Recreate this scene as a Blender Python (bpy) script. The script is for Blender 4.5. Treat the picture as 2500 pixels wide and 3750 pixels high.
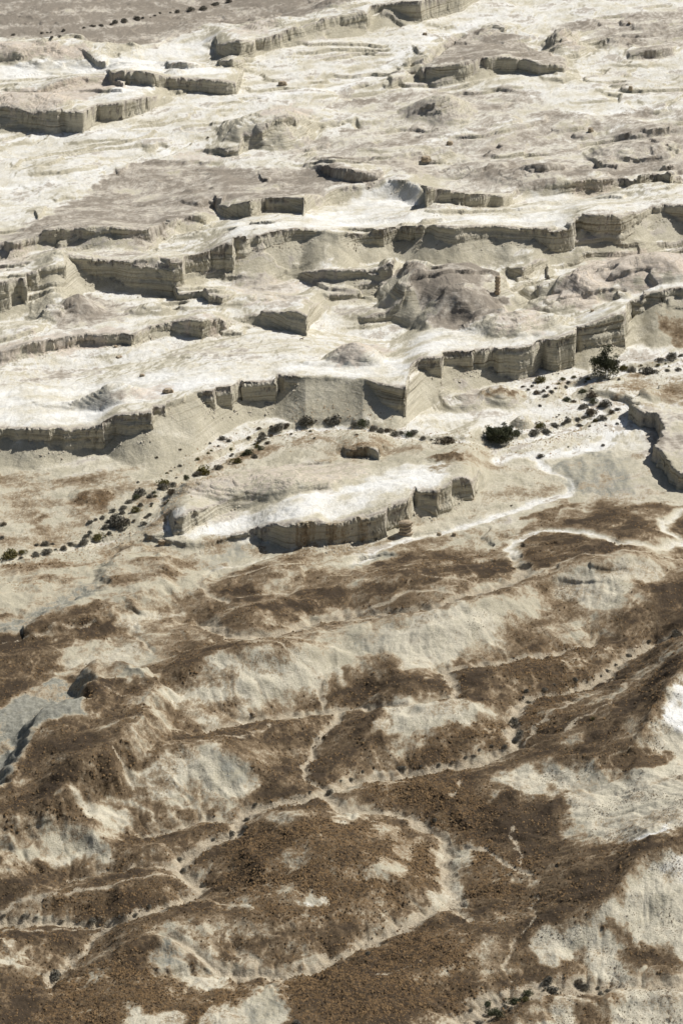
import bpy, math, random
import numpy as np
from mathutils import Vector

for o in list(bpy.data.objects):
    bpy.data.objects.remove(o, do_unlink=True)
scene = bpy.context.scene
col = scene.collection

# ------------------------------------------------------------------ camera, sky, sun, exposure
HC = 350.0                      # height of the viewpoint above the valley floor (m)
DEP = math.radians(24.0)        # downward tilt
FPX = 10180.0                   # focal length in photo pixels (photo 2500 x 3750)
cam_d = bpy.data.cameras.new('camera')
cam = bpy.data.objects.new('camera', cam_d)
col.objects.link(cam)
cam.location = (0, 0, HC)
cam.rotation_euler = (math.pi / 2 - DEP, 0, 0)
cam_d.sensor_fit = 'VERTICAL'
cam_d.sensor_height = 36.0
cam_d.lens = 36.0 * FPX / 3750.0
cam_d.clip_start = 1.0
cam_d.clip_end = 20000.0
scene.camera = cam

SUN_EL = math.radians(47.0)
SUN_AZ = math.radians(33.0)     # from +X (right) towards +Y (far)
world = bpy.data.worlds.new('World')
scene.world = world
world.use_nodes = True
wn = world.node_tree
bg = wn.nodes['Background']
sky = wn.nodes.new('ShaderNodeTexSky')
sky.sky_type = 'NISHITA'
sky.sun_disc = False
sky.sun_elevation = SUN_EL
sky.sun_rotation = math.pi / 2 - SUN_AZ
sky.dust_density = 2.0
wn.links.new(sky.outputs[0], bg.inputs[0])
bg.inputs[1].default_value = 0.05
sun_d = bpy.data.lights.new('sun', 'SUN')
sun_d.energy = 5.0
sun_d.angle = math.radians(0.5)
sun_d.color = (1.0, 0.975, 0.935)
sun = bpy.data.objects.new('sun', sun_d)
col.objects.link(sun)
sd = Vector((math.cos(SUN_EL) * math.cos(SUN_AZ), math.cos(SUN_EL) * math.sin(SUN_AZ), math.sin(SUN_EL)))
sun.rotation_euler = sd.to_track_quat('Z', 'Y').to_euler()
sun.location = (300, 900, 500)
scene.view_settings.view_transform = 'Standard'
scene.view_settings.look = 'None'
scene.view_settings.exposure = 0.0
scene.view_settings.gamma = 1.0
scene.cycles.max_bounces = 4
scene.cycles.diffuse_bounces = 2

# ------------------------------------------------------------------ ground-plan helpers
f32 = np.float32
CD, SD = math.cos(DEP), math.sin(DEP)

def plan(px, py):
    """point of the z=0 plane seen at a photo pixel: (s = X/Y, Y)"""
    px = np.asarray(px, float); py = np.asarray(py, float)
    dx = (px - 1250.0) / FPX
    dy = (1875.0 - py) / FPX
    t = HC / (SD - dy * CD)
    Y = t * (CD + dy * SD)
    return dx / (CD + dy * SD), Y

def Yp(py):
    return plan(0, py)[1]

rng = np.random.default_rng(7)
PERM = rng.permutation(512).astype(np.int32)
PERM = np.concatenate([PERM, PERM])
ANG = rng.random(512) * 2 * np.pi
GX = np.cos(ANG).astype(f32); GY = np.sin(ANG).astype(f32)

def noise(x, y, seed=0):
    x = np.asarray(x, f32) + f32(seed * 17.31); y = np.asarray(y, f32) + f32(seed * 9.77)
    xi = np.floor(x).astype(np.int32); yi = np.floor(y).astype(np.int32)
    xf = x - xi; yf = y - yi
    xi &= 511; yi &= 511
    u = xf * xf * xf * (xf * (xf * 6 - 15) + 10)
    v = yf * yf * yf * (yf * (yf * 6 - 15) + 10)
    x1 = (xi + 1) & 511; y1 = (yi + 1) & 511
    def g(a, b, dx, dy):
        h = PERM[PERM[a] + b]
        return GX[h] * dx + GY[h] * dy
    n00 = g(xi, yi, xf, yf); n10 = g(x1, yi, xf - 1, yf)
    n01 = g(xi, y1, xf, yf - 1); n11 = g(x1, y1, xf - 1, yf - 1)
    a = n00 + u * (n10 - n00); b = n01 + u * (n11 - n01)
    return (a + v * (b - a)) * f32(1.5)

def fbm(x, y, octs, seed=0, gain=0.5, lac=2.03):
    r = 0; a = 1.0
    for k in range(octs):
        r = r + f32(a) * noise(np.asarray(x) * (lac ** k), np.asarray(y) * (lac ** k), seed + k * 3)
        a *= gain
    return r

def smooth(a, b, x):
    t = np.clip((x - a) / (b - a), 0, 1)
    return t * t * (3 - 2 * t)

def blur(a, sig):
    n = int(sig * 3) + 1
    k = np.exp(-0.5 * (np.arange(-n, n + 1) / sig) ** 2); k /= k.sum()
    return np.convolve(np.pad(a, n, mode='edge'), k, mode='valid')

NC, NV, NR = 900, 4200, 1300
PXC = np.linspace(1250 - 1250 * 1.26, 1250 + 1250 * 1.26, NC)
S = plan(PXC, np.full(NC, 1875.0))[0]                      # one value of X/Y for each column
V = np.linspace(-520, 4150, NV)
YV = Yp(V)[::-1].copy()                                    # ascending: near to far
VV = V[::-1].copy()
Sg = S[:, None].astype(f32)
Yg = YV[None, :].astype(f32)
Xg = Sg * Yg
Yg2 = np.broadcast_to(Yg, Xg.shape)

def col_of(s):
    return np.interp(s, S, np.arange(NC))

def row_of(y):
    return np.interp(y, YV, np.arange(NV))

# ------------------------------------------------------------------ landform tables (photo pixels -> ground plan)
# cliffs: (x, y of rim, height of the face, length of the apron below) in photo pixels
CL = {}
CL['rim_a'] = dict(p=[(790,152,0,10),(797,148,30,30),(815,140,38,30),(880,145,45,15),(930,147,45,15),(935,140,38,15),(990,128,42,15),(1040,115,42,15),(1075,105,22,30),(1120,84,30,35),(1175,67,30,45),(1245,50,32,45),(1345,33,38,50),(1360,25,12,60),(1400,15,15,60),(1470,8,30,50),(1540,2,70,10),(1600,-5,55,15),(1690,-15,40,15),(1760,-25,6,10),(1800,-30,0,0)], L=70)
CL['rim_b'] = dict(p=[(800,220,0,0),(807,218,20,5),(830,213,30,5),(846,211,36,4),(852,211,36,4),(888,213,28,4),(895,222,0,0)], L=30)
CL['rim_c'] = dict(p=[(395,268,0,0),(410,262,25,5),(446,258,42,8),(510,265,50,8),(545,270,46,5),(558,276,42,5),(612,281,34,5),(670,284,38,8),(765,288,44,12),(829,292,42,10),(868,287,40,14),(880,270,28,14),(892,262,0,0)], L=60)
CL['rim_d'] = dict(p=[(-400,415,25,30),(0,415,28,30),(64,418,42,20),(134,418,52,12),(185,414,60,10),(255,408,70,8),(300,400,78,5),(345,392,60,8),(357,389,42,20),(446,370,60,10),(504,364,48,12),(567,347,34,20),(600,350,0,20)], L=55)
CL['rim_d2'] = dict(p=[(20,326,0,0),(34,325,10,2),(134,330,12,6),(210,306,16,10),(290,280,14,10),(395,268,16,12),(440,300,20,8),(455,306,20,5),(462,312,0,0)], L=25)
CL['rim_e'] = dict(p=[(295,210,0,0),(315,209,14,3),(345,208,28,3),(389,208,30,3),(398,222,0,0)], L=22)
CL['rim_e2'] = dict(p=[(-200,205,8,20),(80,208,8,20),(115,205,10,8),(210,197,12,8),(222,200,0,0)], L=25)
CL['rim_f'] = dict(p=[(1530,246,0,10),(1540,242,32,25),(1608,239,22,60),(1704,224,22,60),(1774,210,34,40),(1819,203,50,18),(1895,203,50,15),(1934,220,38,12),(1972,233,34,10),(2036,236,24,8),(2066,238,20,6),(2078,222,0,0)], L=60)
CL['rim_g'] = dict(p=[(2294,200,0,0),(2302,195,14,5),(2330,182,24,10),(2400,172,24,20),(2460,166,16,20),(2475,170,0,0)], L=22)
CL['rim_g2'] = dict(p=[(2245,231,0,0),(2310,233,8,3),(2370,235,10,3),(2385,236,0,0)], L=18)
CL['rim_h'] = dict(p=[(2060,369,0,0),(2100,368,5,2),(2240,364,6,2),(2260,360,0,0)], L=20)
CL['rim_h2'] = dict(p=[(2330,366,0,0),(2350,367,6,2),(2390,364,6,2),(2410,358,0,0)], L=20)
CL['rim_i'] = dict(p=[(735,546,0,4),(790,541,10,6),(830,540,26,6),(875,529,32,6),(890,512,14,10),(960,505,26,10),(1000,493,18,10),(1035,485,18,12),(1085,470,20,12),(1100,465,8,14),(1190,440,4,16),(1215,440,0,0)], L=40)
CL['rim_j'] = dict(p=[(1110,603,0,0),(1165,596,16,10),(1210,606,28,20),(1260,618,30,22),(1325,631,22,20),(1380,632,18,15),(1425,628,0,0)], L=40)
CL['rim_k'] = dict(p=[(1290,548,0,0),(1350,534,10,5),(1400,545,4,3),(1410,550,0,0)], L=20)
CL['rim_k2'] = dict(p=[(1455,572,0,0),(1480,560,10,6),(1545,550,16,8),(1566,540,6,4),(1572,540,0,0)], L=20)
CL['rim_l'] = dict(p=[(1785,522,0,0),(1830,500,8,6),(1880,480,8,6),(1985,465,3,3),(2045,475,4,3),(2110,455,12,8),(2145,440,18,10),(2152,446,0,0)], L=30)
CL['rim_l2'] = dict(p=[(1855,590,0,0),(1870,566,8,8),(1915,562,10,6),(1925,525,12,4),(1935,516,0,0)], L=20)
CL['rim_l3'] = dict(p=[(1690,645,0,0),(1715,630,8,6),(1830,606,8,6),(1990,570,5,5),(2000,568,0,0)], L=28)
CL['rim_l4'] = dict(p=[(2200,500,0,0),(2290,485,10,12),(2330,480,12,20),(2400,472,10,20),(2500,455,10,20),(2900,450,10,20)], L=35)
CL['rim_l5'] = dict(p=[(2130,560,0,0),(2190,590,14,10),(2260,600,14,10),(2310,582,5,5),(2320,580,0,0)], L=25)
CL['rim_m'] = dict(p=[(-400,880,12,40),(0,878,14,60),(51,887,18,60),(128,865,38,40),(223,837,46,30),(287,839,34,50),(357,841,26,60),(446,839,34,60),(548,839,26,60),(612,810,18,60),(676,791,12,60),(752,785,12,40),(775,790,0,10)], L=70)
CL['rim_n'] = dict(p=[(785,740,0,0),(798,737,30,8),(833,750,40,5),(916,753,58,5),(967,737,48,8),(1037,734,48,8),(1107,735,56,8),(1114,742,60,6),(1120,722,36,24),(1180,705,20,34),(1230,690,12,36),(1350,678,10,36),(1420,655,8,60),(1480,648,10,90),(1545,660,14,100),(1560,690,22,60),(1535,727,40,10),(1545,726,50,8),(1600,720,46,10),(1760,718,46,8),(1840,718,40,8),(1855,716,34,8),(1880,700,18,24),(1895,695,8,30),(1990,680,4,30),(2120,672,10,30),(2130,664,30,14),(2160,655,34,14),(2200,655,22,20),(2265,652,14,20),(2290,660,10,12),(2305,658,28,8),(2340,660,42,5),(2400,655,32,8),(2450,655,44,6),(2468,645,18,10),(2500,640,12,20),(2900,630,12,20)], L=62)
CL['rim_o'] = dict(p=[(-400,1030,45,110),(0,1024,48,110),(95,1024,62,70),(98,1002,35,110),(135,998,38,110),(142,989,12,150),(235,955,25,160),(238,947,32,90),(320,949,52,60),(415,950,62,50),(500,949,66,40),(640,945,80,25),(668,944,92,10),(674,938,50,60),(765,913,64,60),(770,895,52,100),(853,871,72,110),(858,856,60,120),(905,855,42,150),(1018,846,30,140),(1088,836,14,150),(1145,836,8,155),(1222,842,12,140),(1250,844,18,130),(1324,845,22,120),(1400,833,40,110),(1455,821,62,60),(1464,810,66,70),(1566,820,42,110),(1662,827,36,120),(1806,820,28,120),(1882,823,16,140),(1940,830,30,120),(2030,841,78,40),(2097,822,78,60),(2104,779,52,120),(2190,785,62,110),(2270,785,66,100),(2340,770,48,100),(2388,748,38,110),(2396,742,16,140),(2420,748,10,150),(2500,745,15,160),(2900,745,15,160)], L=70)
CL['rim_p'] = dict(p=[(430,1046,0,0),(510,1030,12,14),(590,1022,12,20),(640,1040,22,20),(655,1060,30,6),(740,1060,34,4),(765,1074,36,4),(815,1085,28,3),(850,1090,10,3),(872,1084,0,0)], L=30)
CL['rim_q'] = dict(p=[(1070,986,0,0),(1150,990,14,40),(1250,992,20,45),(1350,990,20,60),(1400,982,26,70),(1437,980,26,70),(1450,984,0,0)], L=22)
CL['rim_r'] = dict(p=[(-400,1305,15,25),(0,1290,18,25),(60,1275,26,20),(140,1250,34,20),(225,1240,30,14),(300,1225,30,14),(380,1220,32,14),(450,1215,34,10),(480,1225,32,10),(520,1205,24,24),(600,1190,14,40),(660,1180,26,30),(705,1172,56,14),(740,1172,62,10),(806,1164,44,12),(832,1176,20,12),(842,1180,0,0)], L=40)
CL['rim_r2'] = dict(p=[(805,1214,0,0),(814,1211,14,4),(850,1209,16,4),(890,1215,12,4),(900,1218,0,0)], L=12)
CL['rim_s'] = dict(p=[(835,1150,0,0),(860,1148,12,4),(900,1145,22,6),(1000,1140,46,10),(1060,1138,70,10),(1122,1138,80,14),(1132,1120,36,40),(1160,1112,10,30),(1185,1108,0,0)], L=36)
CL['rim_t'] = dict(p=[(1314,1160,0,0),(1322,1157,14,5),(1350,1155,22,5),(1420,1145,25,12),(1470,1140,18,14),(1490,1150,0,0)], L=20)
CL['rim_u'] = dict(p=[(-400,1572,46,60),(0,1570,46,80),(100,1567,52,70),(104,1563,58,75),(220,1566,62,55),(300,1565,70,30),(380,1562,92,6),(386,1538,85,45),(415,1516,90,60),(450,1512,70,100),(555,1503,60,120),(558,1488,38,140),(606,1480,48,130),(610,1465,34,150),(676,1455,36,140),(680,1431,24,160),(745,1430,38,140),(785,1428,50,120),(790,1412,58,110),(848,1418,58,100),(880,1392,34,130),(886,1393,44,120),(957,1398,50,90),(1010,1394,46,90),(1016,1370,16,140),(1036,1357,40,120),(1043,1368,42,110),(1100,1377,22,140),(1190,1382,14,150),(1298,1385,12,150),(1345,1390,26,140),(1388,1398,52,110),(1483,1420,52,110),(1490,1400,22,150),(1500,1340,22,150),(1515,1312,56,120),(1617,1308,56,110),(1622,1286,52,110),(1730,1283,58,90),(1738,1274,48,100),(1876,1272,90,30),(1884,1267,104,16),(1950,1262,100,6),(1990,1247,100,6),(2040,1235,122,2),(2098,1225,122,2),(2104,1199,52,110),(2208,1161,60,120),(2288,1140,84,80),(2294,1110,28,140),(2310,1085,12,160),(2405,1056,24,180),(2500,1037,44,170),(2900,1010,44,170)], L=75)
CL['rim_v'] = dict(p=[(1250,1645,0,0),(1262,1641,10,10),(1290,1632,34,6),(1340,1629,34,6),(1375,1621,52,6),(1386,1626,52,8),(1396,1640,0,0)], L=24)
CL['rim_w2'] = dict(p=[(622,1900,0,0),(634,1882,62,4),(680,1870,70,4),(740,1862,42,6),(800,1850,20,8),(900,1830,9,8),(1050,1812,8,6),(1200,1786,8,6),(1330,1740,5,4),(1350,1736,0,0)], L=34)
CL['rim_w'] = dict(p=[(530,1948,0,0),(540,1950,16,3),(612,1970,12,3),(680,1985,11,3),(740,1985,13,3),(850,1958,16,4),(940,1940,20,8),(953,1930,46,10),(1040,1918,72,8),(1126,1903,88,10),(1130,1900,80,14),(1215,1908,54,20),(1221,1902,62,20),(1300,1895,70,12),(1304,1880,78,14),(1360,1878,78,14),(1412,1858,88,16),(1418,1850,78,20),(1500,1825,72,40),(1508,1800,72,40),(1514,1796,58,44),(1600,1795,64,40),(1606,1790,58,44),(1650,1765,58,50),(1656,1745,66,40),(1730,1740,56,50),(1742,1726,36,60),(1752,1732,0,40)], L=60)
for k_, (L_, pts_) in enumerate([
 (22, [(-400,1255,12,2),(0,1240,14,3),(60,1225,14,3),(120,1205,16,3),(155,1198,10,2),(168,1195,0,0)]),
 (16, [(130,1178,0,0),(150,1174,6,3),(230,1160,10,4),(255,1150,0,0)]),
 (16, [(530,928,0,0),(545,924,6,4),(610,905,8,4),(668,898,8,3),(680,897,0,0)]),
 (14, [(320,1304,0,0),(340,1301,4,1),(400,1296,6,1),(465,1287,5,1),(480,1286,0,0)]),
 (14, [(1095,1006,0,0),(1110,1008,5,3),(1200,1012,9,6),(1300,1015,9,6),(1362,1022,6,4),(1376,1022,0,0)]),
 (18, [(1180,1078,0,0),(1195,1074,12,2),(1260,1068,22,2),(1312,1070,18,2),(1326,1074,0,0)]),
 (16, [(1885,906,0,0),(1897,905,18,3),(1960,915,30,2),(2000,925,36,2),(2012,930,0,0)]),
 (18, [(1850,984,0,0),(1864,980,12,8),(1890,978,20,8),(1955,1008,8,6),(1970,1012,0,0)]),
 (14, [(2335,824,0,0),(2347,825,12,2),(2390,830,28,2),(2406,838,0,0)]),
 (16, [(2315,892,0,0),(2335,889,5,4),(2450,882,10,4),(2472,884,0,0)]),
 (24, [(2135,1420,0,0),(2160,1424,4,6),(2210,1430,6,18),(2290,1440,8,26),(2330,1460,8,30),(2380,1494,4,18),(2405,1506,0,0)]),
 (14, [(600,1312,0,0),(700,1318,4,1),(800,1310,5,1),(830,1306,0,0)]),
 (14, [(40,1335,0,0),(60,1332,5,1),(90,1334,6,1),(100,1336,0,0)]),
 (18, [(160,320,0,0),(200,312,5,3),(300,300,6,4),(330,296,0,0)]),
 (20, [(1830,640,0,0),(1900,628,6,6),(1990,640,8,8),(2060,622,8,8),(2130,610,0,0)]),
 (20, [(2350,620,0,0),(2390,600,8,6),(2440,604,10,6),(2520,590,10,6),(2700,590,0,0)]),
 (20, [(1480,430,0,0),(1530,410,10,8),(1590,396,12,10),(1650,380,14,10),(1660,384,0,0)]),
 (16, [(1960,690,0,0),(2000,684,6,4),(2080,690,8,4),(2110,700,0,0)]),
 (16, [(40,600,0,0),(46,598,8,4),(90,590,2,4),(95,590,0,0)]),
 (20, [(420,2268,0,0),(440,2262,6,3),(520,2258,16,3),(560,2252,12,3),(580,2250,0,0)]),
 (20, [(480,3640,0,0),(560,3560,6,20),(620,3545,8,40),(700,3520,6,40),(790,3560,0,0)]),
 (18, [(215, 155, 8, 6), (320, 150, 15, 10), (332, 152, 0, 0)]),
 (24, [(440, 172, 4, 3), (520, 172, 6, 4), (570, 160, 6, 4), (640, 118, 5, 4), (700, 100, 5, 4), (765, 86, 5, 4), (790, 84, 0, 0)]),
 (18, [(606, 228, 0, 0), (614, 225, 19, 13), (650, 222, 22, 14), (690, 235, 15, 10), (735, 240, 8, 6), (745, 242, 0, 0)]),
 (16, [(285, 330, 0, 0), (300, 330, 5, 4), (380, 335, 8, 6), (450, 330, 13, 8), (460, 332, 0, 0)]),
 (12, [(132, 400, 0, 0), (145, 400, 6, 4), (175, 402, 6, 4), (184, 402, 0, 0)]),
 (20, [(555, 326, 0, 0), (568, 325, 6, 4), (620, 322, 8, 6), (680, 330, 8, 6), (690, 332, 0, 0)]),
 (14, [(660, 463, 0, 0), (680, 462, 4, 3), (725, 458, 6, 4), (735, 460, 0, 0)]),
 (14, [(525, 538, 0, 0), (538, 535, 7, 5), (570, 522, 12, 8), (578, 524, 0, 0)]),
 (14, [(425, 618, 0, 0), (435, 615, 15, 10), (462, 600, 13, 8), (470, 600, 0, 0)]),
 (18, [(945, 628, 0, 0), (956, 625, 19, 13), (982, 645, 13, 8), (990, 648, 0, 0)]),
 (22, [(1400, 308, 0, 0), (1412, 305, 6, 4), (1430, 285, 19, 13), (1470, 275, 22, 14), (1510, 262, 13, 8), (1534, 254, 0, 0)]),
 (16, [(1455, 242, 0, 0), (1464, 238, 11, 7), (1490, 215, 22, 14), (1500, 214, 0, 0)]),
 (14, [(1510, 166, 0, 0), (1520, 162, 17, 11), (1530, 162, 24, 15), (1552, 185, 8, 6), (1560, 190, 0, 0)]),
 (24, [(1180, 441, 0, 0), (1250, 443, 6, 4), (1360, 442, 5, 4), (1410, 440, 0, 0)]),
 (18, [(1550, 422, 0, 0), (1562, 420, 8, 6), (1620, 420, 8, 6), (1688, 392, 13, 8), (1698, 392, 0, 0)]),
 (18, [(1740, 116, 0, 0), (1752, 112, 8, 6), (1800, 93, 13, 8), (1845, 105, 11, 7), (1856, 110, 0, 0)]),
 (20, [(2000, 148, 0, 0), (2012, 145, 15, 10), (2040, 135, 22, 14), (2112, 112, 22, 14), (2124, 112, 0, 0)]),
 (16, [(2216, 152, 0, 0), (2228, 150, 11, 7), (2300, 140, 11, 7), (2312, 140, 0, 0)]),
 (18, [(1975, 278, 0, 0), (1990, 279, 6, 4), (2060, 288, 8, 6), (2118, 272, 6, 4), (2130, 272, 0, 0)]),
 (10, [(2020, 262, 0, 0), (2032, 262, 5, 4), (2072, 265, 6, 4), (2082, 265, 0, 0)]),
 (20, [(1925, 645, 0, 0), (1945, 640, 11, 7), (2000, 625, 13, 8), (2058, 612, 13, 8), (2070, 611, 0, 0)]),
 (16, [(2380, 563, 0, 0), (2392, 560, 11, 7), (2424, 540, 13, 8), (2434, 538, 0, 0)]),
 (16, [(2440, 548, 0, 0), (2455, 545, 6, 4), (2495, 535, 8, 6), (2520, 530, 8, 6), (2540, 528, 0, 0)]),
 (14, [(196, 722, 0, 0), (207, 718, 6, 4), (240, 705, 8, 6), (266, 712, 6, 4), (278, 718, 0, 0)]),
 (14, [(128, 778, 0, 0), (137, 775, 19, 13), (158, 755, 24, 15), (168, 752, 0, 0)]),
 (20, [(660, 730, 0, 0), (675, 732, 6, 4), (725, 738, 11, 7), (765, 720, 19, 13), (812, 722, 15, 10), (826, 724, 0, 0)]),
 (14, [(610, 815, 0, 0), (622, 812, 13, 8), (645, 808, 13, 8), (655, 806, 0, 0)]),
 (14, [(680, 818, 0, 0), (695, 815, 5, 4), (757, 808, 8, 6), (770, 806, 0, 0)]),
 (14, [(678, 843, 0, 0), (692, 840, 6, 4), (778, 822, 8, 6), (790, 820, 0, 0)]),
 (20, [(1550, 797, 0, 0), (1570, 795, 6, 4), (1620, 790, 11, 7), (1740, 785, 8, 6), (1900, 780, 6, 4), (2000, 768, 8, 6), (2014, 766, 0, 0)]),
 (14, [(2180, 740, 0, 0), (2195, 738, 6, 4), (2278, 735, 11, 7), (2292, 736, 0, 0)]),
 (26, [(1100, 365, 0, 0), (1180, 350, 4, 3), (1300, 335, 6, 4), (1420, 320, 5, 4), (1480, 300, 0, 0)]),
 (30, [(60, 640, 0, 0), (120, 632, 6, 4), (220, 626, 7, 5), (330, 610, 5, 4), (380, 600, 0, 0)]),
 (26, [(230, 520, 0, 0), (290, 512, 6, 4), (400, 505, 6, 4), (470, 512, 4, 3), (500, 515, 0, 0)]),
 (26, [(880, 690, 0, 0), (960, 672, 5, 4), (1060, 668, 6, 4), (1130, 655, 0, 0)]),
 (26, [(330, 760, 0, 0), (420, 742, 4, 3), (560, 735, 5, 4), (640, 720, 0, 0)]),
 (24, [(1700, 330, 0, 0), (1760, 318, 5, 4), (1880, 312, 6, 4), (1960, 322, 0, 0)]),
 (24, [(2150, 330, 0, 0), (2230, 318, 5, 4), (2330, 312, 7, 5), (2430, 300, 5, 4), (2480, 296, 0, 0)]),
 (30, [(1000, 215, 0, 0), (1100, 200, 5, 4), (1240, 185, 6, 4), (1350, 160, 0, 0)]),
 (20, [(1640, 520, 0, 0), (1700, 512, 5, 4), (1780, 505, 0, 0)]),
 (24, [(880, 1085, 0, 0), (940, 1078, 6, 4), (1020, 1074, 8, 6), (1100, 1080, 6, 4), (1130, 1084, 0, 0)]),
 (20, [(560, 1130, 0, 0), (620, 1124, 6, 4), (700, 1118, 8, 6), (780, 1122, 0, 0)]),
 (22, [(420, 1130, 0, 0), (500, 1122, 5, 4), (560, 1126, 0, 0)]),
 (24, [(1180, 1190, 0, 0), (1260, 1184, 5, 4), (1360, 1190, 6, 4), (1440, 1180, 0, 0)]),
 (30, [(1080, 2010, 0, 0), (1160, 2000, 5, 4), (1260, 1990, 6, 4), (1300, 1988, 0, 0)]),
 (30, [(480, 2060, 0, 0), (600, 2050, 4, 3), (700, 2030, 5, 4), (780, 2010, 0, 0)]),
 (30, [(1000, 1700, 0, 0), (1090, 1690, 6, 4), (1200, 1680, 8, 6), (1260, 1680, 0, 0)])]):
    CL['rim_x%d' % k_] = dict(p=pts_, L=L_)
# long soft slopes facing the viewer (hill flanks): no rock face, only an apron
CL['flank_a'] = dict(p=[(1150,2360,0,0),(1250,2335,3,70),(1362,2300,3,120),(1547,2243,3,170),(1640,2218,3,190),(1790,2200,3,150),(1950,2110,0,170),(2050,2105,0,100),(2170,2068,0,130),(2329,2026,0,150),(2420,2050,0,80),(2480,2080,0,0)], L=52, tau=.50)
CL['flank_b'] = dict(p=[(420,2570,0,0),(560,2510,0,60),(640,2470,0,100),(765,2412,0,180),(900,2392,0,220),(1050,2380,0,190),(1150,2395,0,120),(1260,2440,0,0)], L=50, tau=.45)
CL['flank_c'] = dict(p=[(150,2960,0,0),(280,2866,0,120),(380,2850,0,130),(459,2800,0,120),(560,2775,0,150),(638,2752,0,170),(733,2735,0,170),(842,2748,0,150),(930,2800,0,90),(980,2850,0,0)], L=50, tau=.46)
CL['flank_d'] = dict(p=[(1330,2700,0,0),(1400,2610,0,90),(1420,2572,0,110),(1500,2562,0,120),(1600,2572,0,100),(1750,2590,0,60),(1850,2600,0,0)], L=50, tau=.36)
CL['flank_e'] = dict(p=[(850,3230,0,0),(950,3180,0,60),(1090,3120,0,110),(1110,3110,0,120),(1250,3120,0,110),(1400,3170,0,70),(1500,3250,0,0)], L=55, tau=.3)
CL['flank_f'] = dict(p=[(380,3560,0,0),(450,3480,0,70),(560,3420,0,130),(650,3440,0,110),(760,3500,0,60),(850,3560,0,0)], L=45, tau=.4)
CL['flank_g'] = dict(p=[(1920,3450,0,0),(2036,3385,0,70),(2138,3340,0,130),(2240,3315,0,150),(2300,3235,0,200),(2360,3165,0,240),(2500,3100,0,280),(2900,3000,0,280)], L=60, tau=.44)
CL['flank_h'] = dict(p=[(1800,2850,0,0),(1950,2800,0,60),(2150,2790,0,120),(2215,2770,0,160),(2350,2700,0,240),(2400,2600,0,300),(2500,2470,0,380),(2900,2350,0,380)], L=65, tau=.36)
CL['flank_i'] = dict(p=[(100,3130,0,0),(170,3060,0,60),(220,3020,0,90),(330,3040,0,90),(440,3100,0,0)], L=30, tau=.45)
CL['flank_j'] = dict(p=[(1850,3760,0,0),(1990,3668,0,60),(2190,3660,0,70),(2300,3608,0,120),(2500,3630,0,150),(2900,3650,0,150)], L=40, tau=.5)

# stepped mounds: cx, cy(base), rx, ry (plan, photo px), height px, step m, squash exponent
MOUNDS = [(985,468,195,62,62,1.1,1.6), (1295,1338,120,52,66,1.0,1.5), (395,1482,150,42,52,0.9,1.4), (260,1500,170,20,16,0.9,1.4),
          (1890,1215,190,66,58,1.2,1.5), (2290,1050,330,90,88,2.2,1.8), (2060,1120,140,70,40,1.6,1.5),
          (930,1795,340,60,42,1.0,1.8), (1650,1110,240,120,112,2.2,1.7), (1480,1060,90,90,60,2.0,1.6), (120,398,190,60,44,0.9,1.6), (180,190,330,55,46,1.0,1.5),
          (1250,1355,190,22,15,0.8,1.6), (860,1100,170,30,16,0.9,1.5), (220,1130,120,50,40,1.2,1.4), (560,1060,100,30,24,1.2,1.4),
          (300,1135,95,40,40,2.2,1.6), (250,930,160,30,16,1.0,1.5), (690,880,120,26,20,1.0,1.5), (1610,760,130,20,16,0.8,1.6), (2010,760,130,16,12,0.8,1.6),
          (1850,135,120,40,18,1.0,1.5), (2080,150,90,40,34,1.0,1.6), (2250,150,60,22,16,0.8,1.5), (640,262,40,16,18,0.7,1.5),
          (1620,395,140,50,34,0.9,1.4), (1240,20,90,30,22,1.0,1.5), (1000,100,130,30,24,0.9,1.5), (1830,1460,90,40,32,1.5,1.6),
          (1700,1480,110,40,28,1.5,1.6), (1910,1555,46,20,26,0.7,2.2), (1625,1690,90,22,16,2.0,1.6), (330,1815,80,30,10,2.0,2.0),
          (2330,700,160,40,26,1.2,1.5), (2000,640,260,40,26,1.0,1.5), (2350,560,180,50,36,1.2,1.5), (1750,620,160,36,20,0.9,1.5)]

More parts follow.
